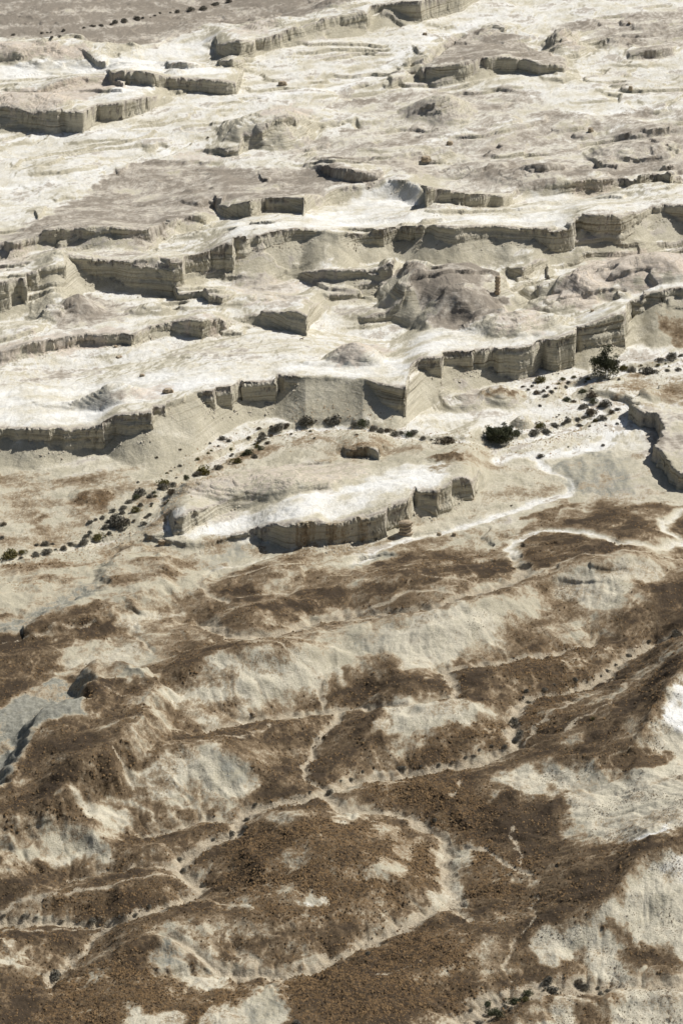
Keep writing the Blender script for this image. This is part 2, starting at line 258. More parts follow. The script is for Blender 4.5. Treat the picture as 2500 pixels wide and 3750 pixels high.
# gullies, washes and footpaths: points (photo px), bed width m, depth m, paleness, hill growth on either side
CHN = [
 dict(n='wadi', p=[(2900,1290),(2500,1325),(2300,1352),(2150,1395),(2080,1425),(2072,1448),(2140,1470),(2212,1500),(2175,1525),(2090,1560),(2000,1590),(1900,1615),(1700,1612),(1520,1600),(1390,1580),(1280,1556),(1150,1556),(1060,1572),(980,1590),(900,1625),(800,1685),(700,1745),(620,1810),(585,1850),(545,1900),(440,1950),(310,1995),(150,2025),(0,2050),(-400,2100)], w=3.2, d=.9, g=.85, hill=0),
 dict(n='wash', p=[(2290,1480),(2270,1560),(2195,1630),(2070,1660),(1950,1665),(1870,1660),(1825,1685)], w=3.4, d=.4, g=1.0, hill=0),
 dict(n='wash', p=[(1950,1665),(1985,1705),(2075,1750),(2098,1770),(2075,1805),(1950,1845),(1755,1905),(1660,1935),(1500,1970),(1390,1998),(1340,2035),(1300,2060)], w=2.2, d=0.50, g=1.0, hill=1),
 dict(n='gully', p=[(2900,1960),(2500,1985),(2390,1998),(2265,1980),(2140,1947),(2040,1934),(1970,1937),(1895,1972),(1863,2005),(1883,2042),(1920,2068),(1908,2106),(1787,2157),(1672,2183),(1595,2212),(1450,2228),(1300,2240),(1150,2262),(1000,2310),(830,2320),(790,2300),(740,2270)], w=2.18, d=0.50, g=.9, hill=1),
 dict(n='gully', p=[(2600,1850),(2500,1872),(2425,1908),(2431,1940),(2482,1966)], w=1.79, d=0.50, g=.85, hill=1),
 dict(n='gully', p=[(1920,2100),(2100,2060),(2260,2030),(2340,2015),(2500,2050)], w=.8, d=.2, g=.7, hill=0),
 dict(n='gully', p=[(2900,2210),(2500,2305),(2412,2330),(2330,2375),(2265,2420),(2200,2470),(2074,2515),(1946,2534),(1908,2572),(1876,2623),(1883,2680),(1880,2725),(1787,2765),(1660,2790),(1500,2815),(1420,2830),(1310,2838),(1222,2872),(1130,2910),(1005,2936),(910,2965),(880,3000),(860,3050),(765,3085),(700,3120),(655,3165),(733,3235),(670,3286),(548,3325),(446,3362),(320,3375),(160,3362),(0,3350),(-400,3360)], w=2.1, d=0.69, g=.95, hill=1),
 dict(n='gully', p=[(880,2992),(760,2990),(620,3035),(530,3050)], w=1.10, d=0.30, g=.7, hill=1),
 dict(n='gully', p=[(2180,2340),(2010,2390),(1880,2405),(1740,2425),(1630,2445),(1668,2496),(1662,2534),(1547,2560),(1440,2569),(1311,2575),(1196,2590),(1070,2598),(930,2617),(750,2655)], w=1.50, d=0.40, g=.9, hill=1),
 dict(n='gully', p=[(1240,2590),(1235,2610),(1200,2650),(1170,2690),(1140,2760),(1115,2800),(1140,2845),(1180,2880)], w=1.23, d=0.40, g=.8, hill=1),
 dict(n='gully', p=[(1184,2500),(1170,2530),(1185,2560),(1190,2590)], w=.8, d=.3, g=.9, hill=0),
 dict(n='gully', p=[(1196,2905),(1250,2950),(1330,2950),(1450,2968),(1547,3005),(1611,3040),(1643,3090),(1624,3145),(1643,3222),(1662,3292),(1580,3330),(1483,3382),(1356,3432),(1260,3485),(1130,3540),(1005,3555),(880,3560),(780,3520),(700,3455),(620,3410)], w=2.2, d=0.50, g=.75, hill=1),
 dict(n='gully', p=[(1662,3292),(1680,3340),(1725,3372)], w=1.0, d=.3, g=.7, hill=0),
 dict(n='gully', p=[(1700,3090),(1770,3120),(1860,3190),(1935,3235)], w=.8, d=.3, g=.75, hill=0),
 dict(n='gully', p=[(1720,3720),(1883,3645),(2010,3610),(2140,3608),(2300,3592),(2425,3592),(2600,3590)], w=4.10, d=0.59, g=.7, hill=1),
 dict(n='footpath', p=[(2500,2370),(2440,2400),(2412,2457),(2297,2527),(2233,2585),(2220,2620),(2140,2660),(2060,2700)], w=.5, d=.05, g=.7, hill=0),
 dict(n='footpath', p=[(1900,2735),(1950,2670),(2030,2615),(2100,2590),(2200,2540)], w=.5, d=.05, g=.65, hill=0),
 dict(n='gully', p=[(408,3381),(344,3430),(310,3470),(255,3505),(210,3545),(178,3590)], w=1.37, d=0.30, g=.7, hill=1),
 dict(n='gully', p=[(630,3165),(500,3170),(350,3180),(250,3200)], w=1.23, d=0.20, g=.5, hill=1),
 dict(n='footpath', p=[(-200,3360),(0,3330),(178,3292),(383,3267),(574,3216),(640,3200)], w=.7, d=.1, g=.7, hill=0),
 dict(n='footpath', p=[(332,2604),(446,2642),(574,2661),(700,2680),(829,2712),(930,2725),(940,2690),(1000,2680)], w=.5, d=.05, g=.6, hill=0),
 dict(n='gully', p=[(990,2040),(890,2075),(780,2090),(755,2130),(720,2170),(760,2200),(830,2225)], w=.9, d=.3, g=.75, hill=0),
 dict(n='gully', p=[(490,2310),(495,2350),(530,2390),(560,2405)], w=.7, d=.3, g=.75, hill=0),
 dict(n='gully', p=[(1005,3555),(900,3520),(870,3490)], w=1.6, d=.2, g=.5, hill=0),
 dict(n='wash', p=[(0,530),(60,505),(250,488),(420,480),(520,500),(620,560)], w=3.0, d=.06, g=.5, hill=0),
 dict(n='wash', p=[(0,690),(180,672),(260,650),(310,615),(430,605)], w=2.4, d=.06, g=.5, hill=0),
 dict(n='wash', p=[(900,365),(1100,335),(1280,310),(1330,270),(1420,230),(1600,130),(1800,60)], w=4.0, d=.06, g=.6, hill=0),
 dict(n='wash', p=[(1500,530),(1750,470),(2000,430),(2250,410),(2600,390)], w=3.0, d=.06, g=.7, hill=0),
 dict(n='wash', p=[(2210,500),(2270,455),(2400,430),(2600,415)], w=2.0, d=.06, g=.6, hill=0),
 dict(n='footpath', p=[(1876, 3070), (1889, 3133), (1908, 3197)], w=0.4, d=.12, g=0.7, hill=0),
 dict(n='footpath', p=[(1678, 2872), (1675, 2900), (1653, 2936)], w=0.6, d=.12, g=0.6, hill=0),
 dict(n='footpath', p=[(1388, 3592), (1460, 3560), (1540, 3541)], w=0.5, d=.12, g=0.6, hill=0),
 dict(n='footpath', p=[(1037, 3547), (1110, 3510), (1196, 3484)], w=0.7, d=.12, g=0.7, hill=0),
 dict(n='footpath', p=[(414, 2840), (497, 2891), (548, 2910)], w=0.6, d=.12, g=0.8, hill=0),
 dict(n='footpath', p=[(-100, 3420), (0, 3413), (140, 3405), (255, 3407), (408, 3381)], w=0.6, d=.12, g=0.6, hill=0),
 dict(n='footpath', p=[(-100, 2412), (0, 2406), (128, 2387), (255, 2355), (357, 2329)], w=0.6, d=.12, g=0.6, hill=0),
 dict(n='footpath', p=[(770, 2150), (940, 2120), (1132, 2080), (1324, 2068)], w=0.6, d=.12, g=0.75, hill=0),
 dict(n='footpath', p=[(877, 2214), (1069, 2189), (1090, 2160)], w=0.6, d=.12, g=0.6, hill=0),
 dict(n='footpath', p=[(1120, 2272), (1260, 2233), (1420, 2208), (1483, 2176), (1675, 2170)], w=0.8, d=.12, g=0.8, hill=0),
 dict(n='footpath', p=[(1266, 2275), (1388, 2253), (1579, 2221)], w=0.8, d=.12, g=0.8, hill=0),
 dict(n='footpath', p=[(1500, 2131), (1672, 2131), (1750, 2140)], w=0.6, d=.12, g=0.7, hill=0),
 dict(n='footpath', p=[(1000, 2370), (1060, 2420), (1150, 2480)], w=0.5, d=.12, g=0.7, hill=0),
 dict(n='footpath', p=[(830, 2440), (900, 2480), (965, 2550)], w=0.4, d=.12, g=0.5, hill=0),
 dict(n='footpath', p=[(300, 2600), (250, 2640), (200, 2720)], w=0.5, d=.12, g=0.3, hill=0),
 dict(n='footpath', p=[(1950, 3300), (1960, 3400), (1860, 3500), (1850, 3560)], w=0.5, d=.12, g=0.5, hill=0),
 dict(n='slot', p=[(1505,255),(1560,225),(1600,185),(1640,150),(1690,122)], w=2.6, d=4.0, g=.2, hill=0),
 dict(n='slot', p=[(1160,455),(1300,440),(1312,470)], w=.7, d=1.5, g=.0, hill=0),
]

# ------------------------------------------------------------------ heights
def unplan(px, py, z):
    s, y = plan(px, py)
    return s, y * (HC - z) / HC

lowf = (fbm(Xg / 70, Yg2 / 110, 2, 31) * f32(1.6)).astype(f32)

class Cliff:
    def __init__(self, name, p, L, tau=.62):
        self.name, self.L, self.tau = name, L, tau
        self.p = np.array(p, float)
        self.soft = name.startswith('flank')
        self.zb = np.zeros(len(p))
    def fit(self):
        """from photo pixels to rim position, face height and apron height"""
        px, py, dp, tp = self.p.T
        z0 = self.zb
        A = Yp(py + dp); Yf = Yp(py + dp + tp) * (HC - z0) / HC
        ht = self.tau * (A * (HC - z0) / HC - Yf) / (1 + self.tau * A / HC)
        ht = np.maximum(ht, 0)
        face = (HC - z0 - ht) * (1 - Yp(py + dp) / Yp(py))
        h = ht + face
        s, y = unplan(px, py, z0 + h)
        self.s, self.y, self.h, self.ht = s, y, h, ht
        o = np.maximum.accumulate(s + np.arange(len(s)) * 1e-6)
        c = np.interp(S, o, y); hh = np.interp(S, o, h); tt = np.interp(S, o, ht)
        inside = (S >= o[0]) & (S <= o[-1])
        if px[0] > -300: hh = np.where(S < o[0], 0, hh)
        if px[-1] < 2800: hh = np.where(S > o[-1], 0, hh)
        X = S * c
        k = int(abs(hash_name(self.name))) % 97
        if not self.soft:
            jag = fbm(X / 17, X * 0, 2, k) * 2.4 + np.maximum(noise(X / 8.5, X * 0 + 3, k + 5) - .34, 0) * 8.0
            amp = np.clip(hh / 6, .25, 1)
            self.jag = jag * amp
            c = c + self.jag
        else:
            c = c + fbm(X / 20, X * 0, 2, k) * 3.0
        self.c = c
        sg = 9 if not self.soft else 10
        self.cb = blur(c, 16 if not self.soft else 8)
        self.w = .9 + 4.2 * np.clip(noise(X / 15, X * 0 + 9, k + 21), 0, 1) if not self.soft else np.full(NC, 6.0)
        self.hb = blur(hh, sg)
        self.tc = blur(c, 11)
        rib = 1 + .5 * noise(X / 26, X * 0 + 7, k + 11) + .16 * noise(X / 9, X * 0 + 2, k + 13)
        self.tt = np.minimum(blur(tt, 9 if not self.soft else 16) * (rib if not self.soft else 1 + .10 * fbm(X / 22, X * 0, 2, k)), self.hb * (.97 if not self.soft else 1.0))
        on = np.where(self.hb > .05)[0]
        self.j0, self.j1 = (on[0], on[-1] + 1) if len(on) else (0, 0)
    def eval(self, s_idx, Y, X, t_noise=0, parts=False):
        """s_idx: column index array broadcastable with Y"""
        c = self.c[s_idx]; cb = self.cb[s_idx]; hb = self.hb[s_idx]; tt = self.tt[s_idx]; tc = self.tc[s_idx]
        t = Y - c + t_noise
        w = self.w[s_idx]
        back = np.clip(1 - (Y - cb) / self.L, 0, 1.0)
        Sf = hb * back * (1 + .25 * np.clip(1 - back, 0, 1))
        run = np.maximum(tc - Y, 0)
        Lr = tt / self.tau + .01
        q = np.clip(1 - run / (Lr * 1.35), 0, 1)
        T = np.minimum(tt * q ** (1.25 if not self.soft else 1.15), Sf + (0 if not self.soft else 9))
        r = np.clip(1 + t / w, 0, 1)
        if self.soft:
            r = r * r * (3 - 2 * r)
        z = T + r * (np.maximum(Sf, 0) - T)
        z = np.where((t <= -w), T, z)
        z = np.where(t > 0, Sf, z)
        if parts:
            return z, r, t, Sf, T
        return z

def hash_name(n):
    v = 7
    for ch in n: v = (v * 31 + ord(ch)) % 100003
    return v

cliffs = [Cliff(k, d['p'], d['L'], d.get('tau', .62)) for k, d in CL.items()]

class Mound:
    def __init__(self, cx, cy, rx, ry, hp, step, ex):
        s, y = plan(cx, cy); self.s, self.y = float(s), float(y)
        z0 = base_at(self.s, self.y)
        self.y *= (HC - z0) / HC
        self.x = self.s * self.y
        self.rx = rx * (self.y / CD) / FPX * 1.02
        self.ry = abs(float(Yp(cy - ry) - Yp(cy)))
        self.h = (HC - z0) * (1 - float(Yp(cy)) / float(Yp(cy - hp)))
        self.h = max(self.h - self.ry * 0.0, .4) * .92
        self.step, self.ex = step, ex
        self.k = (cx * 7 + cy) % 89
    def eval(self, X, Y):
        dx = (X - self.x) / self.rx; dy = (Y - self.y) / self.ry
        n = fbm(X / 16, Y / 20, 3, self.k, .42) * .26
        r = np.sqrt(dx * dx + dy * dy) + n * .8
        q = np.clip(1 - r, 0, 1)
        z = self.h * 1.25 * (1 - (1 - q) ** self.ex) * .95
        p = self.step
        zz = z + fbm(X / 7, Y / 9, 3, self.k + 3) * .5 * np.clip(z / 1.5, 0, 1)
        u = zz / p; fl = np.floor(u); fr = u - fl
        ter = (fl + smooth(.70, .97, fr)) * p
        tw = .38 if p < 2 else .1
        return np.where(z > .01, np.maximum((1 - tw) * z + tw * ter, 0), 0)

Zacc = None
def base_at(s, y):
    j = np.clip(np.round(col_of(s)).astype(int), 0, NC - 1)
    i = np.clip(np.round(row_of(y)).astype(int), 0, NV - 1)
    return Zacc[j, i]

tn = (noise(Xg / 1.9, Yg2 / 2.6, 71) * f32(.45) + noise(Xg / .8, Yg2 / 1.2, 73) * f32(.12)).astype(f32)
for it in range(2):
    # fit every rim with the ground that the other landforms make at its foot
    for c in cliffs:
        c.fit()
    Zs = lowf.copy()
    contrib = []
    for c in cliffs:
        if c.j1 <= c.j0:
            contrib.append(None); continue
        ymin = np.min(c.c[c.j0:c.j1]) - np.max(c.tt[c.j0:c.j1]) / c.tau * 1.5 - 10
        ymax = np.max(c.c[c.j0:c.j1]) + c.L * 1.35 + 10
        i0, i1 = np.searchsorted(YV, [ymin, ymax])
        jj = np.arange(c.j0, c.j1)[:, None]
        z = c.eval(jj, Yg[:, i0:i1], None, t_noise=0 if c.soft else tn[c.j0:c.j1, i0:i1]).astype(f32)
        contrib.append((c.j0, c.j1, i0, i1, z))
        Zs[c.j0:c.j1, i0:i1] += z
    if it < 1:
        for c, cb in zip(cliffs, contrib):
            if cb is None: continue
            j0, j1, i0, i1, z = cb
            j = np.clip(np.round(col_of(c.s)).astype(int), 0, NC - 1)
            i = np.clip(np.round(row_of(c.y - 3.0)).astype(int), 0, NV - 1)
            own = np.zeros(len(j))
            ok = (j >= j0) & (j < j1) & (i >= i0) & (i < i1)
            own[ok] = z[j[ok] - j0, i[ok] - i0]
            c.zb = Zs[j, i] - own
Zacc = Zs
mounds = [Mound(*m) for m in MOUNDS]
moundmask = np.zeros_like(Zs)
for m in mounds:
    i0, i1 = np.searchsorted(YV, [m.y - m.ry * 1.5, m.y + m.ry * 1.5])
    sl = np.where((S * m.y > m.x - m.rx * 1.7) & (S * m.y < m.x + m.rx * 1.7))[0]
    if not len(sl): continue
    j0, j1 = sl[0], sl[-1] + 1
    z = m.eval(Xg[j0:j1, i0:i1], Yg2[j0:j1, i0:i1])
    Zs[j0:j1, i0:i1] += z
    moundmask[j0:j1, i0:i1] = np.maximum(moundmask[j0:j1, i0:i1], np.clip(z / 1.5, 0, 1))

# fast lookups on the height table
def at(px, py, Z=None):
    """ground point seen at a photo pixel: ray against one column of the height table"""
    Z = Zs if Z is None else Z
    s, y0 = plan(px, py)
    j = int(np.clip(round(float(col_of(s))), 0, NC - 1))
    zr = HC - YV * HC / float(y0)
    k = np.where(Z[j] >= zr)[0]
    i = int(k[0]) if len(k) else int(row_of(y0))
    y = float(YV[i])
    return float(s) * y, y, float(Z[j, i])

# channel network as distance fields on a coarser table
JS, IS = 2, 4
Xc, Yc = Xg[::JS, ::IS], Yg2[::JS, ::IS]
hill_d = np.full(Xc.shape, 80.0, f32)
carve = np.zeros(Xc.shape, f32)
gravel = np.zeros(Xc.shape, f32)
wadi_m = np.zeros(Xc.shape, f32)
wx = fbm(Xc / 6, Yc / 6, 2, 51) * f32(1.3); wy = fbm(Xc / 6, Yc / 6, 2, 57) * f32(1.3)
wx += fbm(Xc / 1.6, Yc / 1.6, 1, 61) * f32(.5)
for ch in CHN:
    P = np.array([at(a, b)[:2] for a, b in ch['p']])
    ch['P'] = P
    pad = 60.0 if ch['hill'] else 14 * ch['w']
    for a, b in zip(P[:-1], P[1:]):
        ylo, yhi = min(a[1], b[1]) - pad, max(a[1], b[1]) + pad
        xlo, xhi = min(a[0], b[0]) - pad, max(a[0], b[0]) + pad
        i0, i1 = np.searchsorted(Yc[0], [ylo, yhi])
        ym = .5 * (ylo + yhi)
        jj = np.where((S[::JS] * ylo > xlo - 6) | (S[::JS] * yhi > xlo - 6))[0]
        kk = np.where((S[::JS] * ylo < xhi + 6) | (S[::JS] * yhi < xhi + 6))[0]
        if not len(jj) or not len(kk) or i1 <= i0: continue
        j0, j1 = jj[0], kk[-1] + 1
        if j1 <= j0: continue
        sl = (slice(j0, j1), slice(i0, i1))
        X = Xc[sl] + wx[sl]; Y = Yc[sl] + wy[sl]
        dx, dy = b - a
        u = np.clip(((X - a[0]) * dx + (Y - a[1]) * dy) / (dx * dx + dy * dy + 1e-9), 0, 1)
        d = np.hypot(X - a[0] - u * dx, Y - a[1] - u * dy)
        if ch['hill']:
            hill_d[sl] = np.minimum(hill_d[sl], d)
        w = ch['w']
        carve[sl] = np.maximum(carve[sl], ch['d'] * (1 - smooth(.3 * w, 1.3 * w, d)))
        gravel[sl] = np.maximum(gravel[sl], ch['g'] * (1 - smooth(.15 * w, 1.5 * w, d)))
        if ch['n'] == 'wadi':
            wadi_m[sl] = np.maximum(wadi_m[sl], 1 - smooth(6, 13, d))

def up(A):
    """bilinear from the coarse table to the full one"""
    j = np.arange(NC) / JS; i = np.arange(NV) / IS
    jm = np.clip(j.astype(int), 0, A.shape[0] - 2); im = np.clip(i.astype(int), 0, A.shape[1] - 2)
    fj = np.clip(j - jm, 0, 1)[:, None].astype(f32); fi = np.clip(i - im, 0, 1)[None, :].astype(f32)
    R = A[jm] * (1 - fj) + A[jm + 1] * fj
    return R[:, im] * (1 - fi) + R[:, im + 1] * fi

hillzone = smooth(2000, 2160, np.broadcast_to(VV[None, :], Xg.shape) + fbm(Xg / 40, Yg2 / 60, 2, 5) * 60)
hd = up(hill_d)
Zs += (hillzone * (6.0 * (1 - np.exp(-hd / 18.0)) - 1.6)).astype(f32)
Zs -= up(carve)
gravel_f = up(gravel)
wadi_f = up(wadi_m)
# rills: water routed down the coarse table, two passes of incision
def erode(Z, passes=2):
    flow = None
    Xk = Xc.astype(np.float64); Yk = Yc.astype(np.float64)
    n0, n1 = Z.shape
    ids = np.arange(n0 * n1).reshape(n0, n1)
    for ps in range(passes):
        Zw = Z + .10 * noise(Xc / 2.3, Yc / 2.3, 401 + ps) + .25 * noise(Xc / 7, Yc / 8, 405 + ps)
        best = np.full(Z.shape, 1e-5); rec = np.full(Z.shape, -1)
        for dj, di in ((1, 0), (-1, 0), (0, 1), (0, -1), (1, 1), (1, -1), (-1, 1), (-1, -1)):
            a = (slice(max(dj, 0), n0 + min(dj, 0)), slice(max(di, 0), n1 + min(di, 0)))
            b = (slice(max(-dj, 0), n0 + min(-dj, 0)), slice(max(-di, 0), n1 + min(-di, 0)))
            sl = (Zw[b] - Zw[a]) / (np.hypot(Xk[b] - Xk[a], Yk[b] - Yk[a]) + .01)
            m = sl > best[b]
            bb = best[b]; bb[m] = sl[m]; rr = rec[b]; rr[m] = ids[a][m]
        order = np.argsort(-Zw.ravel()).tolist(); rl = rec.ravel().tolist(); acc = [1.0] * (n0 * n1)
        for i in order:
            r = rl[i]
            if r >= 0: acc[r] += acc[i]
        acc = np.array(acc).reshape(n0, n1)
        fl = np.clip((np.log(acc) - 2.2) / 4.5, 0, 1)
        fs = fl.copy()
        fs[1:-1] = .5 * fl[1:-1] + .25 * (fl[:-2] + fl[2:]); f2 = fs.copy()
        fs[:, 1:-1] = .5 * f2[:, 1:-1] + .25 * (f2[:, :-2] + f2[:, 2:])
        slope = np.clip((best - .03) / .25, 0, 1) * (best < 1.3)
        Z = Z - (fs ** 1.2 * (.25 + .75 * slope) * .62).astype(f32)
        flow = fs if flow is None else np.maximum(flow, fs)
    return Z, flow.astype(f32)
Z0c = Zs[::JS, ::IS].copy()
Zc2, flow_c = erode(Z0c, 2)
flow_f = up(flow_c)
def smear(Z, seed, contour, steps, ds):
    """noise smeared along the fall line, or along the contour, of the smoothed ground"""
    Zb = Z.astype(np.float64)
    for _ in range(3):
        for ax in (0, 1):
            p = np.pad(Zb, [(2, 2) if k == ax else (0, 0) for k in (0, 1)], mode='edge')
            n = Zb.shape[ax]
            Zb = sum(np.take(p, np.arange(q, q + n), axis=ax) for q in range(5)) / 5
    dS = (S[-1] - S[0]) / (NC - 1) * JS
    Sc = S[::JS][:, None]; Yk = Yc.astype(np.float64); dY = np.gradient(Yk, axis=1)
    gj = np.gradient(Zb, axis=0); gi = np.gradient(Zb, axis=1)
    zx = gj / (Yk * dS); zy = (gi - gj * Sc * dY / (Yk * dS)) / dY
    m = np.hypot(zx, zy) + 1e-6
    dx, dy = (-zy / m, zx / m) if contour else (-zx / m, -zy / m)
    vi = dy / dY * ds; vj = (dx - Sc * dy) / (Yk * dS) * ds
    r = np.random.default_rng(seed)
    W = r.normal(size=Z.shape).astype(f32)
    W = W + .7 * np.repeat(np.repeat(r.normal(size=(Z.shape[0] // 3 + 1, Z.shape[1] // 3 + 1)), 3, 0), 3, 1)[:Z.shape[0], :Z.shape[1]]
    out = W.astype(np.float64).copy()
    for sgn in (1, -1):
        j = np.broadcast_to(np.arange(Z.shape[0])[:, None], Z.shape).astype(np.float64).copy()
        i = np.broadcast_to(np.arange(Z.shape[1])[None, :], Z.shape).astype(np.float64).copy()
        for k in range(steps):
            jn = np.clip(np.rint(j), 0, Z.shape[0] - 1).astype(int); i_ = np.clip(np.rint(i), 0, Z.shape[1] - 1).astype(int)
            j += sgn * vj[jn, i_]; i += sgn * vi[jn, i_]
            jn = np.clip(np.rint(j), 0, Z.shape[0] - 1).astype(int); i_ = np.clip(np.rint(i), 0, Z.shape[1] - 1).astype(int)
            out += W[jn, i_] * (1 - k / steps)
    out -= out.mean(); out /= out.std()
    return out.astype(f32)
lic_d = up(smear(Zc2, 5, False, 16, .9)); lic_c = up(smear(Zc2, 6, True, 18, 1.0))
Zs += up((Zc2 - Z0c).astype(f32)) * (.35 + .65 * hillzone).astype(f32)
# relief: rolling ground, rills, small hummocks
Zs += fbm((Xg + f32(.45) * Yg2) / 38, (Yg2 - f32(.45) * Xg) / 20, 4, 81, .52) * (0.5 + .55 * hillzone).astype(f32)
Zs += fbm(Xg / 4.2, Yg2 / 5.0, 4, 91, .55) * (.2 + .06 * hillzone).astype(f32)
rid = 1 - np.abs(noise(Xg / 13 + noise(Xg / 30, Yg2 / 30, 7) * 1.2, Yg2 / 16, 93)) * 2
Zs += (np.clip(rid, 0, 1) ** 2 * hillzone * .4).astype(f32)
# terracing of the open marl ground in the upper half: thin benches
vvg = VV[None, :]; uug = PXC[:, None]
bench = smooth(-60, 40, vvg) * smooth(770, 690, vvg) * (.55 + .45 * smooth(900, 1300, uug))
bench = np.maximum(bench, .9 * smooth(850, 900, vvg) * smooth(1240, 1180, vvg))
bench = np.maximum(bench, .5 * smooth(1880, 1980, vvg) * smooth(2260, 2150, vvg))
bench = bench * smooth(-.1, .35, fbm(Xg / 45, Yg2 / 60, 2, 101) + .2)
zz = Zs * f32(.3) + fbm((Xg + f32(.45) * Yg2) / 75, (Yg2 - f32(.45) * Xg) / 34, 4, 103, .42) * f32(3.6)
zz = zz + (Yg2 - f32(.35) * Xg) * f32(.022)
u = zz / 2.1; fl = np.floor(u); frb = u - fl
bench_rim = ((frb > .95) | (frb < .16)) * bench.astype(f32)
Zs += ((fl + smooth(.90, .985, u - fl)) * 2.1 - zz).astype(f32) * bench.astype(f32) * f32(.85)

Zs += lic_c * (.035 * (1 - hillzone)).astype(f32) + lic_d * (.035 * hillzone).astype(f32)
# left-facing scarps: closed outlines raised (+) or sunk (-)
def outline(pts):
    return np.array([at(a, b)[:2] for a, b in pts])

def sdf(P, X, Y):
    """signed distance to polygon P, positive inside"""
    n = len(P); d = np.full(X.shape, 1e9); ins = np.zeros(X.shape, bool)
    for k in range(n):
        a = P[k]; b = P[(k + 1) % n]
        dx, dy = b - a
        u = np.clip(((X - a[0]) * dx + (Y - a[1]) * dy) / (dx * dx + dy * dy + 1e-9), 0, 1)
        d = np.minimum(d, (X - a[0] - u * dx) ** 2 + (Y - a[1] - u * dy) ** 2)
        if abs(dy) > 1e-9:
            c = ((a[1] > Y) != (b[1] > Y)) & (X < (Y - a[1]) * dx / dy + a[0])
            ins ^= c
    d = np.sqrt(d)
    return np.where(ins, d, -d)

def window(P, pad):
    ylo, yhi = P[:, 1].min() - pad, P[:, 1].max() + pad
    i0, i1 = np.searchsorted(YV, [ylo, yhi])
    s0 = ((P[:, 0] - pad * np.sign(P[:, 0] + pad)) / P[:, 1]).min() - pad / ylo; s1 = (P[:, 0] / P[:, 1]).max() + pad / ylo
    j0, j1 = np.searchsorted(S, [s0, s1])
    return j0, min(j1 + 1, NC), i0, i1

SCARPS = [  # outline, height at the edge (m), edge width, fall-off inside
 ([(2308,1512),(2330,1545),(2352,1562),(2410,1572),(2424,1620),(2398,1690),(2436,1742),(2487,1795),(2560,1790),(2900,1760),(2900,1420),(2500,1440),(2380,1470)], 5.5, 1.4, 60),
 ([(338,2466),(300,2510),(318,2610),(215,2632),(135,2662),(105,2706),(64,2820),(20,2862),(0,2935),(-300,3000),(-300,3200),(200,3000),(420,2880),(560,2700),(620,2560),(480,2480)], 7.0, 8.0, 45),
 ([(372,2100),(385,2155),(240,2230),(150,2270),(85,2315),(130,2330),(420,2260),(620,2170),(640,2060),(520,2010),(470,2010),(440,2030),(410,2060)], 2.6, 6.0, 34),
 ([(2440,2480),(2432,2560),(2395,2610),(2365,2650),(2345,2680),(2320,2740),(2290,2745),(2420,2700),(2560,2640),(2560,2430)], 1.0, 4.0, 25),
]
for pts, h, ew, fo in SCARPS:
    P = outline(pts)
    j0, j1, i0, i1 = window(P, 6)
    X = Xg[j0:j1, i0:i1]; Y = Yg2[j0:j1, i0:i1]
    d = sdf(P, X + fbm(X / 5, Y / 5, 2, 13) * 1.6, Y + fbm(X / 5, Y / 5, 2, 17) * 1.6)
    z = h * smooth(-ew * .5, ew * .5, d) * np.clip(1 - np.maximum(d, 0) / fo, 0, 1) ** 1.3
    Zs[j0:j1, i0:i1] += z.astype(f32)

# ------------------------------------------------------------------ resample each column by length of its profile
kpx = FPX * CD / (YV / CD)                                   # photo px per metre of height
dV = abs(V[1] - V[0])
dz = np.abs(np.diff(Zs, axis=1)) * kpx[None, :-1]
wgt = np.full(dz.shape, dV, f32)
inside = (VV[:-1] > -60) & (VV[:-1] < 3850)
wgt *= np.where(inside, 1.0, .45)[None, :].astype(f32)
wgt += np.minimum(dz, 60) * f32(.8)
kern = np.exp(-0.5 * (np.arange(-9, 10) / 4.0) ** 2); kern /= kern.sum()
pad = np.pad(wgt, ((9, 9), (0, 0)), mode='edge')
wb = np.zeros_like(wgt)
for k in range(19):
    wb += f32(kern[k]) * pad[k:k + NC]
cum = np.concatenate([np.zeros((NC, 1)), np.cumsum(wb, axis=1, dtype=np.float64)], axis=1)
idx = np.empty((NC, NR))
ar = np.arange(NV)
for j in range(NC):
    idx[j] = np.interp(np.linspace(0, cum[j, -1], NR), cum[j], ar)
i0 = np.clip(idx.astype(int), 0, NV - 2); fr = (idx - i0).astype(f32)
JJ = np.arange(NC)[:, None]
def take(A):
    return A[JJ, i0] * (1 - fr) + A[JJ, i0 + 1] * fr
Ym = (YV[i0] * (1 - fr) + YV[i0 + 1] * fr)
Zm = take(Zs)
Xm = Ym * S[:, None]
Gm = take(gravel_f); Wm = take(wadi_f); HZ = take(hillzone.astype(f32)); MM = take(moundmask); FL = take(flow_f); LD = take(lic_d); LC = take(lic_c); BR = take(bench_rim.astype(f32))
vm = np.interp(Ym, YV, VV)

def mesh_normals(X, Y, Z):
    ax = np.gradient(X, axis=0); ay = np.gradient(Y, axis=0); az = np.gradient(Z, axis=0)
    bx = np.gradient(X, axis=1); by = np.gradient(Y, axis=1); bz = np.gradient(Z, axis=1)
    n = np.stack([ay * bz - az * by, az * bx - ax * bz, ax * by - ay * bx], -1)
    n /= np.linalg.norm(n, axis=-1, keepdims=True) + 1e-12
    return n

N = mesh_normals(Xm, Ym, Zm)
steep = smooth(.80, .45, N[..., 2])                           # 1 on rock faces
